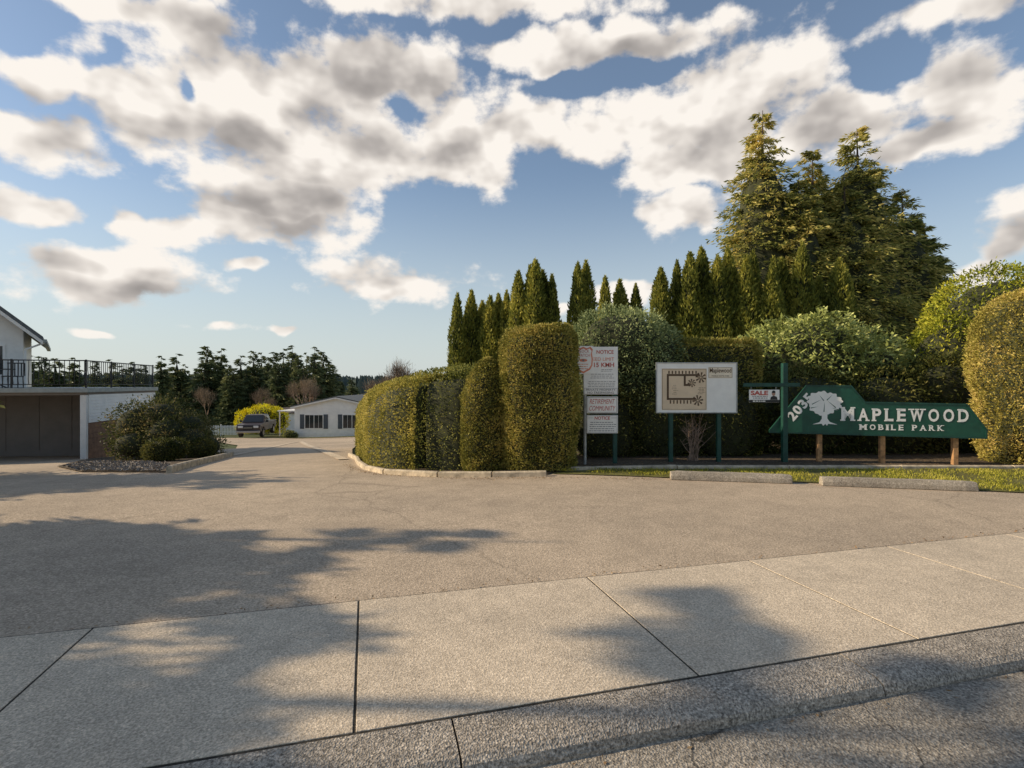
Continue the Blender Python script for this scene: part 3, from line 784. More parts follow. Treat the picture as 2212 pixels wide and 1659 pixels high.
q = MB(); frame_border(q, .242, .713, 1.707, 1.913, .004, -.0085, -.007); q.obj('border_line', M['brown'], tp)
text_fit('Maplewood', .26, .695, 1.78, 1.90, M['brown'], tp, -.010, bold=.01)
text_fit('MOBILE HOME PARK', .30, .655, 1.728, 1.755, M['brown'], tp, -.010, bold=.0)

s = thing('realty_sign', 'green hanging sign post with arm and small sale sign', 'sign', (5.50, 10.75, .02))
MB().box(-.05, .05, -.05, .05, -.3, 2.0).obj('post', M['greenpost'], s, bevel=.006)
MB().box(-.86, .28, -.075, -.052, 1.525, 1.60).obj('arm', M['greenpost'], s, bevel=.004)
for hx in (-.70, -.20): MB().cyl((hx, -.06, 1.53), (hx, -.06, 1.46), .006, n=5).obj('hook', M['steel'], s)
pn = MB().box(-.74, -.13, -.065, -.057, 1.205, 1.465).obj('sale_panel', M['signwhite'], s, bevel=.002)
text_fit('SALE', -.71, -.36, 1.355, 1.445, M['red'], pn, -.069, bold=.04)
MB().box(-.74, -.13, -.068, -.0655, 1.207, 1.262).obj('black_band', M['black'], pn)
q = MB(); scribble(q, -.70, -.36, 1.325, 1, .03, .014, -.0675); scribble(q, -.70, -.34, 1.29, 1, .03, .016, -.0675); q.obj('small_print', M['greytext'], pn)
q = MB(); scribble(q, -.70, -.40, 1.225, 1, .03, .022, -.0705); q.obj('number_print', M['signwhite'], pn)
q = MB(); q.prism([(-.25 + .035 * math.cos(t), 1.385 + .045 * math.sin(t)) for t in [i * 6.283 / 14 for i in range(14)]][::-1], -.0685, -.067); q.obj('portrait_face', M['skin'], pn)
q = MB(); q.prism([(-.32, 1.265), (-.17, 1.265), (-.185, 1.32), (-.235, 1.34), (-.265, 1.34), (-.305, 1.32)], -.0705, -.069); q.prism([(-.288, 1.40), (-.212, 1.40), (-.22, 1.44), (-.25, 1.452), (-.28, 1.44)], -.0705, -.069); q.obj('portrait_clothes', M['black'], pn)

ax, ay, bx, by = 5.27, 10.9, 9.10, 10.2
yaw = math.atan2(by - ay, bx - ax)
s = thing('park_entrance_sign', 'dark green wooden entrance sign with white lettering and tree emblem', 'sign', (ax, ay, .0), yaw)
outline = [(0, .60), (3.90, .545), (3.90, .73), (3.56, 1.22), (1.78, 1.25), (1.53, 1.575), (.70, 1.575), (0, .66)]
pn = MB().prism(outline, 0, .045).obj('panel', M['green'], s, bevel=.006)
def inset(poly, d):
    out = []; n = len(poly)
    for i in range(n):
        p0, p1, p2 = Vector(poly[i - 1]), Vector(poly[i]), Vector(poly[(i + 1) % n])
        a = (p1 - p0).normalized(); b = (p2 - p1).normalized(); na = Vector((-a.y, a.x)); nb_ = Vector((-b.y, b.x))
        m = (na + nb_); m = m / max(.35, m.dot(na)) ; out.append(tuple(p1 + m * d))
    return out
inn = inset(outline, .03)
q = MB(); n = len(outline)
for i in range(n):
    j = (i + 1) % n
    q.prism([outline[i], outline[j], inn[j], inn[i]], -.012, -.001)
q.obj('edge_moulding', M['greenpost'], pn)
for x in (.97, 2.12, 3.40):
    MB().box(x - .045, x + .045, .05, .14, -.3, 1.0).obj('post', M['postwood'], s, bevel=.006)
def serif_word(word, x0, x1, z0, z1, big_first=False, bold=.03, gap=.16):
    wd = {'M': 1.25, 'W': 1.3, 'O': 1.0, 'I': .42, 'L': .82, 'E': .82, 'P': .85, 'B': .88, 'K': .95, 'R': .92, 'A': 1.0, 'D': .95, ' ': .55}
    tot = sum(wd[c] for c in word) + gap * (len(word) - 1); k = (x1 - x0) / tot; x = x0; h = z1 - z0; t = h * .10
    q = MB(); y0, y1 = -.0105, -.0085
    for i, c in enumerate(word):
        w_ = wd[c] * k
        if c != ' ':
            zz = z1 + (h * .10 if big_first and i == 0 else 0)
            text_fit(c, x + w_ * .08, x + w_ * .92, z0, zz, M['signwhite'], pn, -.006, bold=bold, name='letter')
            b = []
            if c in 'MAKR': b += [(.0, .34, 0), (.66, 1.0, 0)]
            if c in 'PI': b += [(.0, .45, 0)] if c == 'P' else [(-.1, 1.1, 0)]
            if c in 'LEBD': b += [(.0, .3, 0)]
            if c in 'MLEPBDR': b += [(.0, .32, 1)]
            if c == 'L': b[-1] = (-.02, .42, 1)
            if c in 'M': b += [(.68, 1.0, 1)]
            if c in 'WK': b += [(-.03, .33, 1), (.67, 1.03, 1)]
            if c == 'W': b += [(.38, .62, 1)]
            if c == 'I': b += [(-.1, 1.1, 1)]
            for (a0, a1, top) in b:
                zb_ = (zz - t) if top else z0
                q.box(x + w_ * a0, x + w_ * a1, y0, y1, zb_, zb_ + t)
        x += w_ + gap * k
    return q.obj('letter_serifs', M['signwhite'], pn)
serif_word('MAPLEWOOD', 1.32, 3.60, .865, 1.115, True)
serif_word('MOBILE PARK', 1.66, 3.16, .69, .80, bold=.03, gap=.26)
text_fit('2035', .27, .89, 1.035, 1.235, M['signwhite'], pn, -.006, bold=.04, rot=R(50), spacing=1.15)
cx, cz = 1.03, 1.22; pts = []
for i in range(120):
    t = 6.2832 * i / 120
    r = 1 + .13 * abs(math.sin(t * 4.5 + .4)) + .05 * math.sin(t * 17) + .06 * math.sin(t * 3 + 1)
    pts.append((cx + .29 * r * math.cos(t), cz + .215 * r * math.sin(t)))
q = MB(); q.prism(pts[::-1], -.007, -.003)
q.obj('tree_emblem', M['signwhite'], pn)
q = MB(); q.prism([(cx - .05, 1.06), (cx - .045, .90), (cx - .09, .83), (cx - .22, .785), (cx - .05, .80), (cx - .02, .76), (cx + .02, .80), (cx + .05, .76), (cx + .07, .80), (cx + .24, .785), (cx + .10, .84), (cx + .055, .91), (cx + .06, 1.06)], -.0075, -.0035)
q.obj('emblem_trunk', M['signwhite'], pn)
q = MB()
for (x, z, l, a) in ((-.14, 1.24, .2, .5), (.13, 1.20, .22, 2.4), (0, 1.14, .2, 1.5), (-.05, 1.32, .14, 2.2), (.1, 1.33, .15, .8), (-.18, 1.13, .14, .2), (.2, 1.1, .13, 2.9)):
    dx, dz = math.cos(a) * l / 2, math.sin(a) * l / 2; px, pz = -math.sin(a) * .009, math.cos(a) * .009
    q.prism([(cx + x - dx + px, z - dz + pz), (cx + x + dx, z + dz), (cx + x - dx - px, z - dz - pz)], -.0095, -.0085)
q.obj('emblem_veins', M['green'], pn)

# ------------------------------------------------------------------ hedges and shrubs around the signs
s = thing('clipped_hedge', 'long clipped yellow-green hedge curving along the driveway', 'hedge', (0, 0, 0))
path_hedge('foliage', [(-1.75, 11.35), (-2.3, 11.7), (-2.8, 12.6), (-3.28, 14.0), (-4.0, 16.2), (-5.0, 19.6), (-6.1, 23.5)], .62, 1.9, 1300, .058, .027, M['hedge'], s, 1, .085, tz, lambda a: 1.94 - .20 * sstep(a / 3.2))
s = thing('clipped_hedge', 'green clipped end of the driveway hedge with rounded top', 'hedge', (0, 0, 0))
path_hedge('foliage', [(-.75, 11.0), (-1.2, 11.05), (-1.65, 11.3)], .56, 2.0, 2200, .05, .025, M['hedgegreen'], s, 4, .08, tz, lambda a: 2.06 - .05 * a)
s = thing('clipped_shrub', 'narrow rounded clipped cedar shrub beside timber edging', 'shrub', (-.54, 10.42, tz(-.5, 10.4)))
profile_plant('foliage', lambda t: .46 * (1 - abs(2 * t - .95) ** 4 * .25) * math.sqrt(max(.02, 1 - max(0, (t - .60) / .41) ** 2)), 2.2, 28000, .046, .022, M['topiary'], s, 2.1, rough=.055, seed=8, slant=.22)
s = thing('clipped_shrub', 'tall flat-topped clipped cedar shrub next to notice boards', 'shrub', (.53, 10.4, 0))
profile_plant('foliage', lambda t: (.67 + .07 * math.sin(min(1, t * 1.4) * 2.2)) * (1 - max(0, (t - .86) / .14) ** 2 * .22), 2.72, 58000, .046, .022, M['topiary'], s, 3.0, rough=.085, seed=12, slant=.03)
s = thing('clipped_shrub', 'large golden brown clipped shrub at the end of the entrance sign', 'shrub', (10.42, 10.6, 0))
profile_plant('foliage', lambda t: (.80 + .15 * math.sin(min(1, t * 1.2) * 2.6)) * math.sqrt(max(.05, 1 - max(0, (t - .78) / .225) ** 2)), 3.5, 50000, .05, .024, M['gold'], s, 2.4, rough=.11, seed=15)
s = thing('round_shrub', 'rounded blue-green shrub rising behind notice boards', 'shrub', (2.5, 12.2, 0))
ell_shrub('foliage', [(0, 0, 2.5, 1.15, .8, .85), (-.6, 0, 1.2, .6, .6, 1.3), (.5, .1, 1.1, .8, .7, 1.2), (.75, 0, 2.3, .7, .7, .65)], 28000, .08, .028, M['bluegreen'], s, .16, seed=21)
s = thing('tall_hedge', 'olive clipped hedge behind the map board', 'hedge', (4.5, 12.3, 0))
profile_plant('foliage', lambda t: 1.0 * (1 - max(0, (t - .85) / .15) ** 2 * .15), 2.65, 28000, .07, .03, M['topiary'], s, 3.5, 1.15, .55, rough=.07, seed=23)
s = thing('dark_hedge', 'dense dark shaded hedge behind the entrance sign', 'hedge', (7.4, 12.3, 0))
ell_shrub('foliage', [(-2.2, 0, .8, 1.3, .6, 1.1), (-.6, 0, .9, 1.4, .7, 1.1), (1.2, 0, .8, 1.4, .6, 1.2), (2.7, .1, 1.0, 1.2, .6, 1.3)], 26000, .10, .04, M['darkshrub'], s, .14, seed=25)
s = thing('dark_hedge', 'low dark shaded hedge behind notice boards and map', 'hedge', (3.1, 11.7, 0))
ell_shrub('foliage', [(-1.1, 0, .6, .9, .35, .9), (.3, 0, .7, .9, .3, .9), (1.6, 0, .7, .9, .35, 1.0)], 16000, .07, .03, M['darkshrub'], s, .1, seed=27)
s = thing('rhododendron_bush', 'big pale green rhododendron bush behind the entrance sign', 'bush', (7.4, 13.4, 0))
ell_shrub('foliage', [(0, 0, 2.0, 1.6, 1.1, 1.25), (-.9, -.1, 1.9, 1.0, .8, 1.0), (1.3, 0, 1.7, 1.3, .9, 1.1), (.2, -.2, 2.5, .9, .7, .75), (2.6, 0, 1.3, 1.0, .8, 1.0)], 15000, .16, .05, M['rhodo'], s, .24, droop=.35, seed=29, rw=.6)
s = thing('tall_hedge', 'tall bright yellow-green cedar hedge with rounded top', 'hedge', (12.3, 13.4, 0))
ell_shrub('foliage', [(0, 0, 2.3, 1.9, 1.2, 2.2), (-1.3, -.2, 1.6, 1.3, .9, 1.7), (1.8, .1, 2.6, 1.8, 1.1, 2.2), (-.2, -.4, 1.2, 1.9, .9, 1.4), (3.6, 0, 2.5, 2, 1.2, 2.3)], 62000, .10, .038, M['yellowgreen'], s, .14, seed=33, core=.86)
s = thing('bare_shrub', 'bare brown twiggy shrub under the map board', 'shrub', (3.72, 10.95, .02))
q = MB(); rr = random.Random(3)
for i in range(26):
    a = rr.uniform(0, 6.28); sp_ = rr.uniform(.05, .50); h_ = rr.uniform(.45, 1.1)
    p = Vector((rr.uniform(-.12, .12), rr.uniform(-.05, .05), 0)); e_ = Vector((math.cos(a) * sp_, math.sin(a) * sp_ * .5, h_)); m_ = e_ * .5 + Vector((rr.uniform(-.08, .08), 0, .02))
    q.cyl(p, m_, .009, .006, 5, cap=False); q.cyl(m_, e_, .006, .003, 5, cap=False)
    for k in range(4):
        b0 = m_.lerp(e_, rr.uniform(-.2, .9)); q.cyl(b0, b0 + Vector((rr.uniform(-.2, .2), rr.uniform(-.1, .1), rr.uniform(.05, .2))), .004, .002, 4, cap=False)
q.obj('stems', M['barktwig'], s)

protos = []
for i in range(3):
    p = thing('columnar_cedar', 'slim pointed columnar cedar in a row above the hedge', 'tree', (0, 0, 0), 0, 'row of columnar cedars')
    trunk_mesh('trunk', 4.8, .07, p, seed=i)
    columnar_crown('crown', 5.2, .46, 12000, .14, .05, M['columnar'], p, seed=i * 3 + 1)
    protos.append(p)
spec = [(-2.05,20,5.0),(-1.55,20.3,5.15),(-1.15,20.6,4.8),(-.82,20,4.9),(-.52,20.4,5.05),(-.2,20,5.1),(-1.8,20.9,4.5),(-.4,21,4.7),
 (.22,18,5.4),(.62,18.2,5.65),(.78,17.8,5.75),(1.05,18.3,5.5),(1.35,18,5.3),(2.2,17.8,5.65),(2.5,18,5.75),
 (3.5,20,5.65),(4.1,20.2,5.55),(4.65,20,5.35),(4.4,20.5,4.9),
 (4.75,17,5.3),(5.3,17.1,5.55),(5.62,16.8,5.75),(6.05,17,5.95),(6.45,16.7,5.6),(6.9,17,5.9),(7.3,16.6,5.6),(7.7,17,5.85),(8.25,16.8,5.6),(8.6,17,5.6),(9.1,16.7,6.0),(9.75,16.9,5.0),(10.2,16.6,5.5),(10.6,17,5.4),(8.0,16.4,5.2),(9.45,17.2,5.5)]
for i, (x, y, zt) in enumerate(spec):
    b = tz(x, y); sz = (zt - b) / 5.2; sxy = random.uniform(.75, 1.1)
    if i < 3:
        p = protos[i]; p.location = (x, y, b); p.scale = (sxy, sxy, sz)
    else:
        copy_thing(protos[i % 3], 'columnar_cedar', (x, y, b), (sxy, sxy, sz), random.uniform(0, 6.28))

for (x, y, h, r, nb_, lab, sd_) in ((10.3, 22, 13.3, 3.5, 1100, 'very tall pointed cedar with bronze-green foliage', 1), (14.9, 23, 13.1, 4.2, 1300, 'very tall broad cedar with drooping dark branches', 2),
      (12.7, 22.6, 11.8, 3.6, 1000, 'tall cedar with bronze tips between taller trees', 3), (17.0, 23.2, 10.4, 3.5, 800, 'tall dark cedar with drooping branches at the edge of the group', 4),
      (18.3, 23.6, 8.8, 2.9, 600, 'tall dark cedar with drooping branches at the edge of the group', 5), (11.5, 21.4, 10.2, 3.2, 800, 'bushy cedar between taller trees', 6),
      (13.7, 21.9, 10.6, 3.4, 850, 'bushy cedar between taller trees', 8)):
    s = thing('cedar_tree', lab, 'tree', (x, y, tz(x, y)), 0, 'tall cedars behind the sign')
    trunk_mesh('trunk', h * .97, .2, s, 50, r * .9, sd_, .1)
    conifer_crown('crown', h, r, nb_, 56, .22, .055, M['bigcedar'], s, .02, .36, .80, sd_, rise=.32, core=.58, irr=.26, tipup=.08, tipw=.01, jit=.03, jl=.2, latd=.5)

# ------------------------------------------------------------------ left shrubs
def zb(x, y): return tz(x, y) + .03
s = thing('evergreen_bush', 'large dark spreading evergreen bush beside the carport', 'bush', (-12.1, 18.2, zb(-12.1, 18.2)))
ell_shrub('foliage', [(-.9, .2, 1.0, .75, .7, .85), (-.2, .4, 1.35, .7, .6, .62), (.3, 0, .75, .8, .8, .72), (1.0, .1, .55, .7, .7, .58), (-.5, -.4, .5, .8, .6, .5), (1.4, .5, .35, .5, .5, .42), (.7, .6, 1.0, .6, .6, .5)], 15000, .10, .04, M['leftbush'], s, .26, seed=41)
s = thing('evergreen_bush', 'small dark mounded bush at the edge of the bed', 'bush', (-10.7, 16.2, zb(-10.7, 16.2)))
ell_shrub('foliage', [(0, 0, .3, .5, .45, .40), (.25, .3, .35, .35, .4, .32)], 6000, .08, .03, M['darkshrub'], s, .09, seed=43)
s = thing('evergreen_bush', 'spreading olive green bush behind timber edging', 'bush', (-12.8, 20.8, zb(-12.8, 20.8)))
ell_shrub('foliage', [(0, 0, .8, .9, .8, .9), (.5, -.6, .4, .6, .6, .5), (-.8, .3, 1.2, .9, .8, 1.0)], 9000, .12, .045, M['leftbush'], s, .2, seed=45)
s = thing('evergreen_bush', 'low dark shrub next to the driveway edge', 'bush', (-10.45, 18.0, zb(-10.45, 18.0)))
ell_shrub('foliage', [(0, 0, .28, .38, .35, .34)], 2500, .08, .03, M['darkshrub'], s, .08, seed=46)

# ------------------------------------------------------------------ house
hz = tz(-16, 20)
H = thing('house', 'white house with carport, roof deck and black railing', 'house', (-16, 20, hz), R(13))
MB().box(-11, .12, -.12, 6.1, 2.50, 2.67).obj('deck_slab', M['fascia'], H, bevel=.01)
MB().box(-11, .02, .02, 6.0, 2.40, 2.50).obj('deck_beam', M['taupe'], H, bevel=.01)
MB().box(-.20, 0, 0, .14, -.3, 2.40).obj('carport_post', M['white'], H, bevel=.006)
q = MB(); z = 1.35
while z < 2.33:
    q.add([(.0, .14, z), (.035, .14, z), (.018, .14, z + .115), (0, .14, z + .115), (.0, 6, z), (.035, 6, z), (.018, 6, z + .115), (0, 6, z + .115)], [(0, 1, 2, 3), (7, 6, 5, 4), (1, 5, 6, 2), (0, 4, 5, 1), (3, 2, 6, 7), (0, 3, 7, 4)]); z += .12
q.box(-.12, -.002, .14, 6, 1.35, 2.38); q.obj('siding_wall', M['whitesiding'], H)
q = MB(); q.box(-.10, -.01, .14, 6, -.3, 1.34)
for i in range(8): q.box(-.01, .006, .15, 6, -.2 + i * .19, -.2 + i * .19 + .18)
q.obj('wood_wall', M['brownwood'], H)
q = MB(); q.box(-10.79, -.13, 3.6, 3.7, -.5, 2.39)
for i in range(9): q.box(-10.7 + i * 1.2, -10.7 + i * 1.2 + .04, 3.58, 3.6, 0, 2.3)
q.obj('partition_wall', M['taupe'], H)
MB().box(-10.79, -.13, 5.85, 6, -.5, 2.39).obj('back_wall', M['white'], H)
MB().box(-11, -10.8, 0, 6, -.5, 2.39).obj('side_wall', M['white'], H)
UL = (-3.64, 2.9, 0); UR = (0, 0, R(27))
x0, x1, y0, y1 = -6.6, 0, 0, 7.; xm = -2.6; oh = .62; e = .9; rz = 5.15; pk = rz + e * (x1 - xm)
q = MB(); q.prism([(x0, 2.68), (x1, 2.68), (x1, rz), (xm, pk), (2 * xm, rz), (x0, rz - .5)], y0, y1); q.obj('upper_wall', M['white'], H, loc=UL, rot=UR)
q = MB(); th = .17
def roof_side(sg):
    xe = xm + sg * (x1 - xm + oh); ze = pk - e * (x1 - xm + oh)
    q.prism([(xm, pk + .02), (xe, ze + .02), (xe, ze + .02 + th), (xm, pk + .02 + th)][::sg], -.5, 7.4)
roof_side(1); roof_side(-1); q.obj('roof', M['roofgrey'], H, loc=UL, rot=UR)
q = MB(); xe = x1 + oh; ze = pk - e * (x1 - xm + oh)
q.prism([(xm, pk - .14), (xe, ze - .14), (xe, ze + .015), (xm, pk + .015)], -.49, -.44); q.obj('barge_board', M['white'], H, loc=UL, rot=UR)
q = MB(); q.box(xe - .02, xe + .12, -.48, 7.4, ze - .05, ze + .08); q.obj('gutter', M['fascia'], H, loc=UL, rot=UR)
q = MB(); q.cyl((xe + .04, -.1, ze - .04), (x1 + .06, -.06, ze - .35), .04, n=8); q.cyl((x1 + .06, -.06, ze - .35), (x1 + .06, -.06, 2.68), .04, n=8); q.obj('downspout', M['white'], H, loc=UL, rot=UR)
wn_ = MB().box(-1.7, -.62, -.04, -.003, 3.2, 4.35).obj('window', M['glass'], H, loc=UL, rot=UR)
q = MB(); frame_border(q, -1.78, -.54, 3.12, 4.43, .08, -.06, -.004); q.obj('frame', M['white'], wn_)
def rail(name, horizontal):
    q = MB(); Ln = 11. if horizontal else 6.; n = int(Ln / .16)
    def P(t, off, z): return (-t, off, z) if horizontal else (-off, t, z)
    for z, w_ in ((3.70, .03), (2.80, .022)):
        a = P(0, .06, z); b = P(Ln, .06, z); q.cyl(a, b, w_, n=4)
    for i in range(n):
        t = Ln * (i + .5) / n; bow = -.03
        q.cyl(P(t, .06, 2.8), P(t, .06 + bow, 3.0), .013, n=4, cap=False); q.cyl(P(t, .06 + bow, 3.0), P(t, .06, 3.35), .013, n=4, cap=False); q.cyl(P(t, .06, 3.35), P(t, .06, 3.70), .013, n=4, cap=False)
    for t in ([0.03, 2.4, 4.8, 7.2, 9.6] if horizontal else [2., 4., 5.95]): q.cyl(P(t, .06, 2.67), P(t, .06, 3.74), .035, n=4)
    return q.obj(name, M['black'], H)
rail('railing', True); rail('railing', False)
def on_house(x, y, z):
    c, s_ = math.cos(R(13)), math.sin(R(13)); return (-16 + x * c - y * s_, 20 + x * s_ + y * c, hz + z)
for (x, y, yw) in ((-2.9, 1.0, .4), (-4.1, 1.1, -2.6)):
    s = thing('patio_chair', 'dark metal patio chair on the roof deck', 'chair', on_house(x, y, 2.672), yw, 'patio chairs on the deck')
    MB().box(-.25, .25, -.25, .25, .42, .46).obj('seat', M['black'], s, bevel=.01)
    q = MB(); [q.box(-.25 + i * .1, -.22 + i * .1, .23, .26, .46, .95) for i in range(6)]; q.box(-.26, .26, .225, .265, .93, .97); q.obj('backrest', M['black'], s)
    for a in (-.23, .23):
        for b in (-.23, .23): MB().cyl((a, b, 0), (a * .95, b * .95, .42), .018, n=6).obj('leg', M['black'], s)
s = thing('patio_table', 'round dark patio table on the roof deck', 'table', on_house(-3.5, 1.2, 2.672))
MB().cyl((0, 0, .70), (0, 0, .73), .5, n=20).obj('table_top', M['black'], s)
q = MB(); q.cyl((0, 0, 0), (0, 0, .70), .03); [q.cyl((0, 0, .15), (math.cos(a) * .35, math.sin(a) * .35, 0), .02, n=5) for a in (0, 1.57, 3.14, 4.71)]; q.obj('pedestal', M['black'], s)

# ------------------------------------------------------------------ verge trees whose shadows cross the forecourt
def shadow_tree(x, y, h, r, sd_, nb_=330, k=26, base=.18, pw=.6, L=.30, W=.085, droop=.12, core=0):
    s = thing('conifer_tree', 'open-branched unseen conifer beside the driveway entrance', 'tree', (x, y, tz(x, y)), 0, 'conifers beside the driveway')
    trunk_mesh('trunk', h * .97, .14, s, 60, r, sd_, .1)
    conifer_crown('crown', h, r, nb_, k, L, W, M['fir'], s, base, droop, pw, sd_, rise=.2, irr=.6, jit=.01, latd=.2, core=core, jl=.12)
shadow_tree(-12.0, 5.0, 5.1, 1.9, 11, 420, 48, .06, .5, core=.35)
shadow_tree(-11.5, 3.6, 4.9, 1.9, 12, 400, 48, .06, .5, core=.3)
shadow_tree(-12.8, 4.4, 5.2, 1.5, 13, 240, 40, .15, .6)
shadow_tree(-10.2, 2.4, 4.5, 1.4, 14, 260, 40, .10, .6)
shadow_tree(-14.5, 5.95, 7.25, .75, 15, 60, 60, .35, .9)
shadow_tree(-13.2, 3.1, 8.1, 1.1, 16, 12, 90, .84, .5)
shadow_tree(-15.2, 9.9, 5.1, 3.1, 17, 600, 44, .03, .42, core=.6)  # unseen tree added to cast the broad shadow wedge across the drive

# ------------------------------------------------------------------ mobile homes
def mobile_home(x, y, w_, ln, yaw, wallh=2.45, pitch=.15, roofm=None, label='white mobile home with low gable roof', detail=True, z=None):
    o = thing('mobile_home', label, 'house', (x, y, tz(x, y) if z is None else z), yaw)
    q = MB(); pk_ = wallh + pitch * w_ / 2
    q.prism([(0, -.4), (w_, -.4), (w_, wallh), (w_ / 2, pk_), (0, wallh)], 0, ln)
    if detail:
        for i in range(11): q.box(.0, w_, -.012, -.002, .42 + i * .18, .42 + i * .18 + .165)
    q.obj('wall', M['whitesiding'], o)
    MB().box(-.02, w_ + .02, -.03, -.013, -.4, .40).obj('skirting', M['white'], o)
    q = MB(); t_ = .1; ov = .25
    for sg in (1, -1):
        xe = w_ / 2 + sg * (w_ / 2 + ov); ze = wallh - pitch * ov
        q.prism([(w_ / 2, pk_ + .01), (xe, ze + .01), (xe, ze + .01 + t_), (w_ / 2, pk_ + .01 + t_)][::sg], -.3, ln + .3)
    q.obj('roof', roofm or M['roofgrey'], o)
    q = MB()
    for sg in (1, -1):
        xe = w_ / 2 + sg * (w_ / 2 + ov); ze = wallh - pitch * ov
        q.prism([(w_ / 2, pk_ - .12), (xe, ze - .12), (xe, ze + .008), (w_ / 2, pk_ + .008)][::sg], -.29, -.24)
    q.obj('barge_board', M['white'], o)
    if detail:
        for wx in (.95, 4.3):
            wd = MB().box(wx, wx + 1.55, -.035, -.014, .85, 2.0).obj('window', M['glass'], o)
            q = MB(); frame_border(q, wx - .06, wx + 1.61, .79, 2.06, .06, -.05, -.014); q.box(wx + .76, wx + .81, -.05, -.036, .85, 2.0); q.box(wx + .38, wx + .40, -.05, -.036, .85, 2.0); q.box(wx + 1.17, wx + 1.19, -.05, -.036, .85, 2.0); q.obj('frame', M['white'], wd)
            for sxx in (wx - .46, wx + 1.63): MB().box(sxx, sxx + .38, -.05, -.014, .79, 2.06).obj('shutter', M['slate'], o)
    return o
mobile_home(-19.2, 47, 7.4, 14, 0, wallh=2.75, pitch=.22, label='white mobile home with dark shutters and low gable roof')
mobile_home(-33.5, 74, 7, 12, R(-60), label='white mobile home with brown roof beyond the driveway', roofm=M['roofbrown'], detail=False)
mobile_home(-25.5, 70, 7, 12, R(8), label='white mobile home with grey roof behind the trees', detail=False, wallh=2.6, pitch=.3)
mobile_home(-17.8, 66, 8, 12, R(-5), label='white mobile home with grey gable roof further down', detail=False, wallh=3.5, pitch=.4)
ox, oy = -21.4, 50.6
s = thing('carport_awning', 'pale flat metal awning on slim posts beside mobile home', 'carport', (ox, oy, tz(ox, oy)))
MB().box(-.9, 2.0, 0, 6, 2.35, 2.44).obj('awning_roof', M['white'], s, bevel=.01)
for a in (-.75, 1.85):
    for b in (.15, 5.8): MB().box(a - .04, a + .04, b - .04, b + .04, -.2, 2.35).obj('post', M['white'], s)
s = thing('storage_cabinet', 'red-brown storage cabinet under the awning', 'cabinet', (-20.4, 51.2, tz(-20.4, 51.2)))
MB().box(-.5, .5, 0, .6, 0, 1.6).obj('cabinet_body', paint('cabinet_red', (.42, .12, .08), .6), s, bevel=.02)
for dx_ in (-.48, .01): MB().box(dx_, dx_ + .47, -.02, -.001, .05, 1.55).obj('door', M['brownwood'], s)

px, py = -22.8, 46.0
T = thing('pickup_truck', 'dark pickup truck parked facing the driveway', 'truck', (px, py, tz(px, py) + .02), R(11))
def taper(mb_, lo, hi, z0, z1, mi=0):
    (x0, x1, y0, y1) = lo; (a0, a1, b0, b1) = hi
    mb_.add([(x0,y0,z0),(x1,y0,z0),(x1,y1,z0),(x0,y1,z0),(a0,b0,z1),(a1,b0,z1),(a1,b1,z1),(a0,b1,z1)], [(0,3,2,1),(4,5,6,7),(0,1,5,4),(1,2,6,5),(2,3,7,6),(3,0,4,7)], mi)
q = MB(); q.prism([(0.05, .55), (0, .95), (.12, 1.14), (1.55, 1.24), (3.75, 1.24), (5.7, 1.22), (5.72, .6), (5.2, .5), (4.95, .85), (4.35, .85), (4.1, .5), (1.55, .5), (1.3, .88), (.75, .88), (.5, .5)], -.97, .97, 'yz')
q.obj('body', M['truck'], T, bevel=.04)
q = MB(); taper(q, (-.93, .93, 1.35, 3.75), (-.74, .74, 2.15, 3.6), 1.235, 1.88); q.obj('cab', M['truck'], T, bevel=.05)
q = MB(); q.add([(-.80, 1.42, 1.28), (.80, 1.42, 1.28), (.68, 2.05, 1.82), (-.68, 2.05, 1.82)], [(0, 1, 2, 3)]); o = q.obj('windscreen', M['glass'], T, loc=(0, -.03, .015))
for sg in (-1, 1):
    q = MB(); vs = [(sg * .925, 1.75, 1.32), (sg * .925, 2.6, 1.32), (sg * .79, 2.6, 1.78), (sg * .79, 2.15, 1.78)]
    q.add(vs, [(0, 1, 2, 3)]); q.add([(sg * .925, 2.68, 1.32), (sg * .925, 3.6, 1.32), (sg * .79, 3.5, 1.78), (sg * .79, 2.68, 1.78)], [(0, 1, 2, 3)]); q.obj('side_window', M['glass'], T, loc=(sg * .012, 0, 0))
    MB().box(sg * .62 - .2, sg * .62 + .2, -.03, .03, .86, 1.04).obj('headlight', M['lamp'], T, bevel=.02)
    q = MB(); q.box(sg * 1.08 - .1, sg * 1.08 + .1, 1.75, 1.85, 1.25, 1.43); q.obj('wing_mirror', M['black'], T, bevel=.02)
    for yy in (1.03, 4.65):
        wh = MB().cyl((sg * .74, yy, .38), (sg * .99, yy, .38), .39, n=20).obj('tyre', M['rubber'], T)
        MB().cyl((sg * .96, yy, .38), (sg * 1.0, yy, .38), .24, n=12).obj('rim', M['chrome'], wh)
q = MB(); q.box(-.40, .40, -.035, .02, .72, 1.02); q.obj('grille', M['black'], T, bevel=.02)
q = MB(); q.box(-.36, .36, -.05, -.036, .84, .90); q.obj('grille_bar', M['chrome'], T)
q = MB(); q.box(-.96, .96, -.12, .05, .42, .62); q.obj('bumper', M['chrome'], T, bevel=.04)

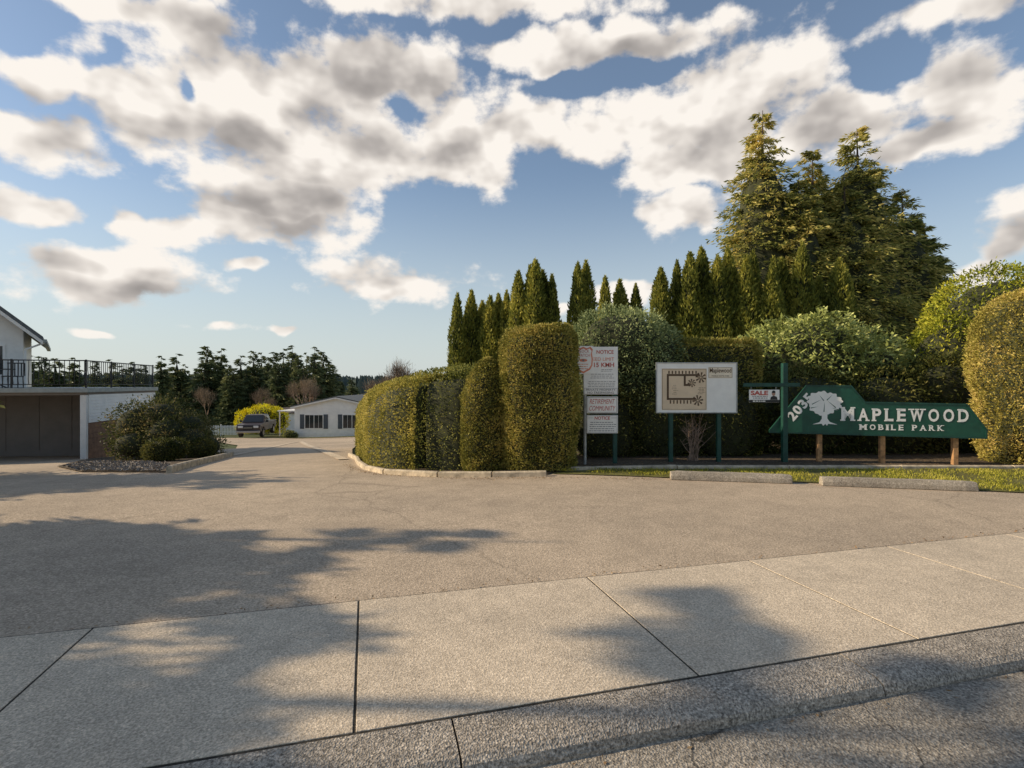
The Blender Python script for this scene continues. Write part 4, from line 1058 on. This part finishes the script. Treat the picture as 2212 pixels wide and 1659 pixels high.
s = thing('forsythia_bush', 'bright yellow forsythia bush in flower behind the truck', 'bush', (-26.8, 57, tz(-26.8, 57)))
ell_shrub('foliage', [(0, 0, 1.5, 2.0, 1.2, 1.6), (-1.6, 0, 1.3, 1.2, 1, 1.3), (1.6, .2, 1.4, 1.1, 1, 1.3)], 10000, .16, .08, M['forsythia'], s, .25, seed=51)
for i in range(3):
    x = -31.5 + i * 1.75; y = 52.5 + i * .1
    s = thing('fence_panel', 'white picket fence panel beside the parked truck', 'fence', (x, y, tz(x, y)), 0, 'white fence panels')
    q = MB(); q.box(-.85, .85, .02, .05, .3, .38); q.box(-.85, .85, .02, .05, .8, .88); [q.box(-.82 + k * .15, -.74 + k * .15, 0, .02, .05, 1.0) for k in range(11)]; q.obj('pickets', M['white'], s)
    MB().box(-.9, -.8, 0, .1, -.1, 1.1).obj('post', M['white'], s)
for (x, y, c) in ((-28.5, 49.0, 'darkshrub'), (-12.6, 46.4, 'hedgegreen'), (-19.4, 46.3, 'hedgegreen')):
    s = thing('low_shrub', 'small low shrub beside the mobile home lawn', 'shrub', (x, y, tz(x, y)))
    ell_shrub('foliage', [(0, 0, .3, .5, .5, .4), (.4, 0, .25, .4, .4, .3)], 900, .12, .06, M[c], s, .08)

# ------------------------------------------------------------------ background trees
fp = []
for i in range(3):
    p = thing('fir_tree', 'tall dark fir tree in the distance beyond the homes', 'tree', (0, 0, 0), 0, 'distant fir trees')
    trunk_mesh('trunk', 14.4, .22, p, 0, 1, i)
    conifer_crown('crown', 15, 3.3, 300, 26, .65, .18, M['fir'], p, .04, .25, .85, 60 + i, rise=.12, irr=.4, core=.28, tipw=.005, jit=.03, jl=.18, latd=.45)
    fp.append(p)
firs = [(348,772,80),(366,800,95),(382,768,84),(400,790,92),(447,750,82),(463,775,90),(478,755,84),(492,790,80),(520,772,88),(533,790,84),(548,760,86),(565,765,92),(580,775,84),(592,762,88),(612,757,84),(632,748,88),(645,770,80),(662,765,90),(680,752,80),(698,762,84),(712,785,88),(60,770,80),(90,772,90),(120,778,84),(160,775,95),(205,782,88),(240,780,92),(290,785,86),(310,790,92),(265,795,80),(735,818,120),(760,822,125),(425,800,86),(505,800,80),(600,790,78),(655,795,78),(415,812,88),(440,805,92),(540,805,94),(575,800,96),(625,795,96),(690,798,92)]
for i, (u, v, Y) in enumerate(firs):
    X = (u - CX) / FP * Y; ztop = 1.6 + (CY - v) / FP * Y; b = tz(X, Y)
    hs = (ztop + .5 - b) / 15; ws = random.uniform(.6, 1.15)
    if i < 3: p = fp[i]; p.location = (X, Y, b); p.scale = (ws, ws, hs)
    else: copy_thing(fp[i % 3], 'fir_tree', (X, Y, b), (ws, ws, hs), random.uniform(0, 6.28))
bp = []
for i in range(2):
    p = thing('bare_tree', 'bare reddish-brown deciduous tree among distant firs', 'tree', (0, 0, 0), 0, 'distant bare trees')
    rr = random.Random(i + 5); q = MB(); tips = []
    def grow(p0, d, l, r, lev):
        p1 = p0 + d * l; q.cyl(p0, p1, r, r * .65, 5, cap=False)
        if lev == 0: tips.append((p1, d)); return
        for k in range(3):
            nd = (d + Vector((rr.uniform(-.7, .7), rr.uniform(-.7, .7), rr.uniform(-.1, .45)))).normalized()
            grow(p1, nd, l * rr.uniform(.62, .82), r * .6, lev - 1)
    grow(Vector((0, 0, -.2)), Vector((0, 0, 1)), 2.0, .18, 4)
    q.obj('trunk', M['barktwig'], p)
    P = np.repeat(np.array([t[0] for t in tips]), 16, 0); D0 = np.repeat(np.array([t[1] for t in tips]), 16, 0)
    P = P + rng.normal(0, .35, P.shape)
    V, F = leaves(P, D0 + rng.normal(0, .6, P.shape) + np.array([0, 0, .4]), .75, .04)
    fast_mesh('crown', V, F, None, [M['baretwig']], p); bp.append(p)
for i, (u, v, Y) in enumerate([(655,805,70),(672,818,74),(447,828,72),(562,832,70),(592,852,72),(855,768,60),(838,797,64),(872,787,62),(815,808,75)]):
    X = (u - CX) / FP * Y; ztop = 1.6 + (CY - v) / FP * Y; b = tz(X, Y); sc = (ztop - b) / 7.2
    if i < 2: p = bp[i]; p.location = (X, Y, b); p.scale = (sc * .65, sc * .65, sc)
    else: copy_thing(bp[i % 2], 'bare_tree', (X, Y, b), (sc * .65, sc * .65, sc), random.uniform(0, 6.28))
n = 5200
X = rng.uniform(-330, 260, n); Y = rng.uniform(150, 420, n)
keep = np.abs(X) < Y * 1.2; X = X[keep]; Y = Y[keep]; n = len(X)
base = np.array([tz(a, b) for a, b in zip(X, Y)]); top = 1.6 + (Y * rng.uniform(-.004, .020, n)) + np.sin(X * .02) * Y * .003
VV = []
for k in range(2):
    a = rng.uniform(0, 3.14, n); wd = rng.uniform(3, 6, n)
    dx, dy = np.cos(a) * wd, np.sin(a) * wd
    q = np.stack([np.stack([X - dx, Y - dy, base], 1), np.stack([X + dx, Y + dy, base], 1), np.stack([X + dx * .25, Y + dy * .25, top - 1.5], 1), np.stack([X - dx * .1, Y - dy * .1, top], 1)], 1)
    VV.append(q.reshape(-1, 3))
V = np.vstack(VV); o = fast_mesh('distant_woods', V, np.arange(len(V)).reshape(-1, 4), None, [M['farwood']]); o['kind'] = 'stuff'
n = 18000
X = rng.uniform(-85, 5, n); Y = rng.uniform(80, 115, n)
hgt = (1.6 - np.array([tz(a, b) for a, b in zip(X, Y)])) * (.42 + .4 * wob(np.stack([X, Y, X * 0], 1), .12, 3))
P = np.stack([X, Y, np.array([tz(a, b) for a, b in zip(X, Y)]) + np.maximum(hgt, .5) * rng.uniform(0, 1, n)], 1)
V, F = leaves(P, rng.normal(0, .6, P.shape) + np.array([0, 0, .6]), 1.1, .6)
o = fast_mesh('undergrowth', V, F, None, [M['leftbush']]); o['kind'] = 'stuff'
print('faces', sum(len(m.polygons) for m in bpy.data.meshes))
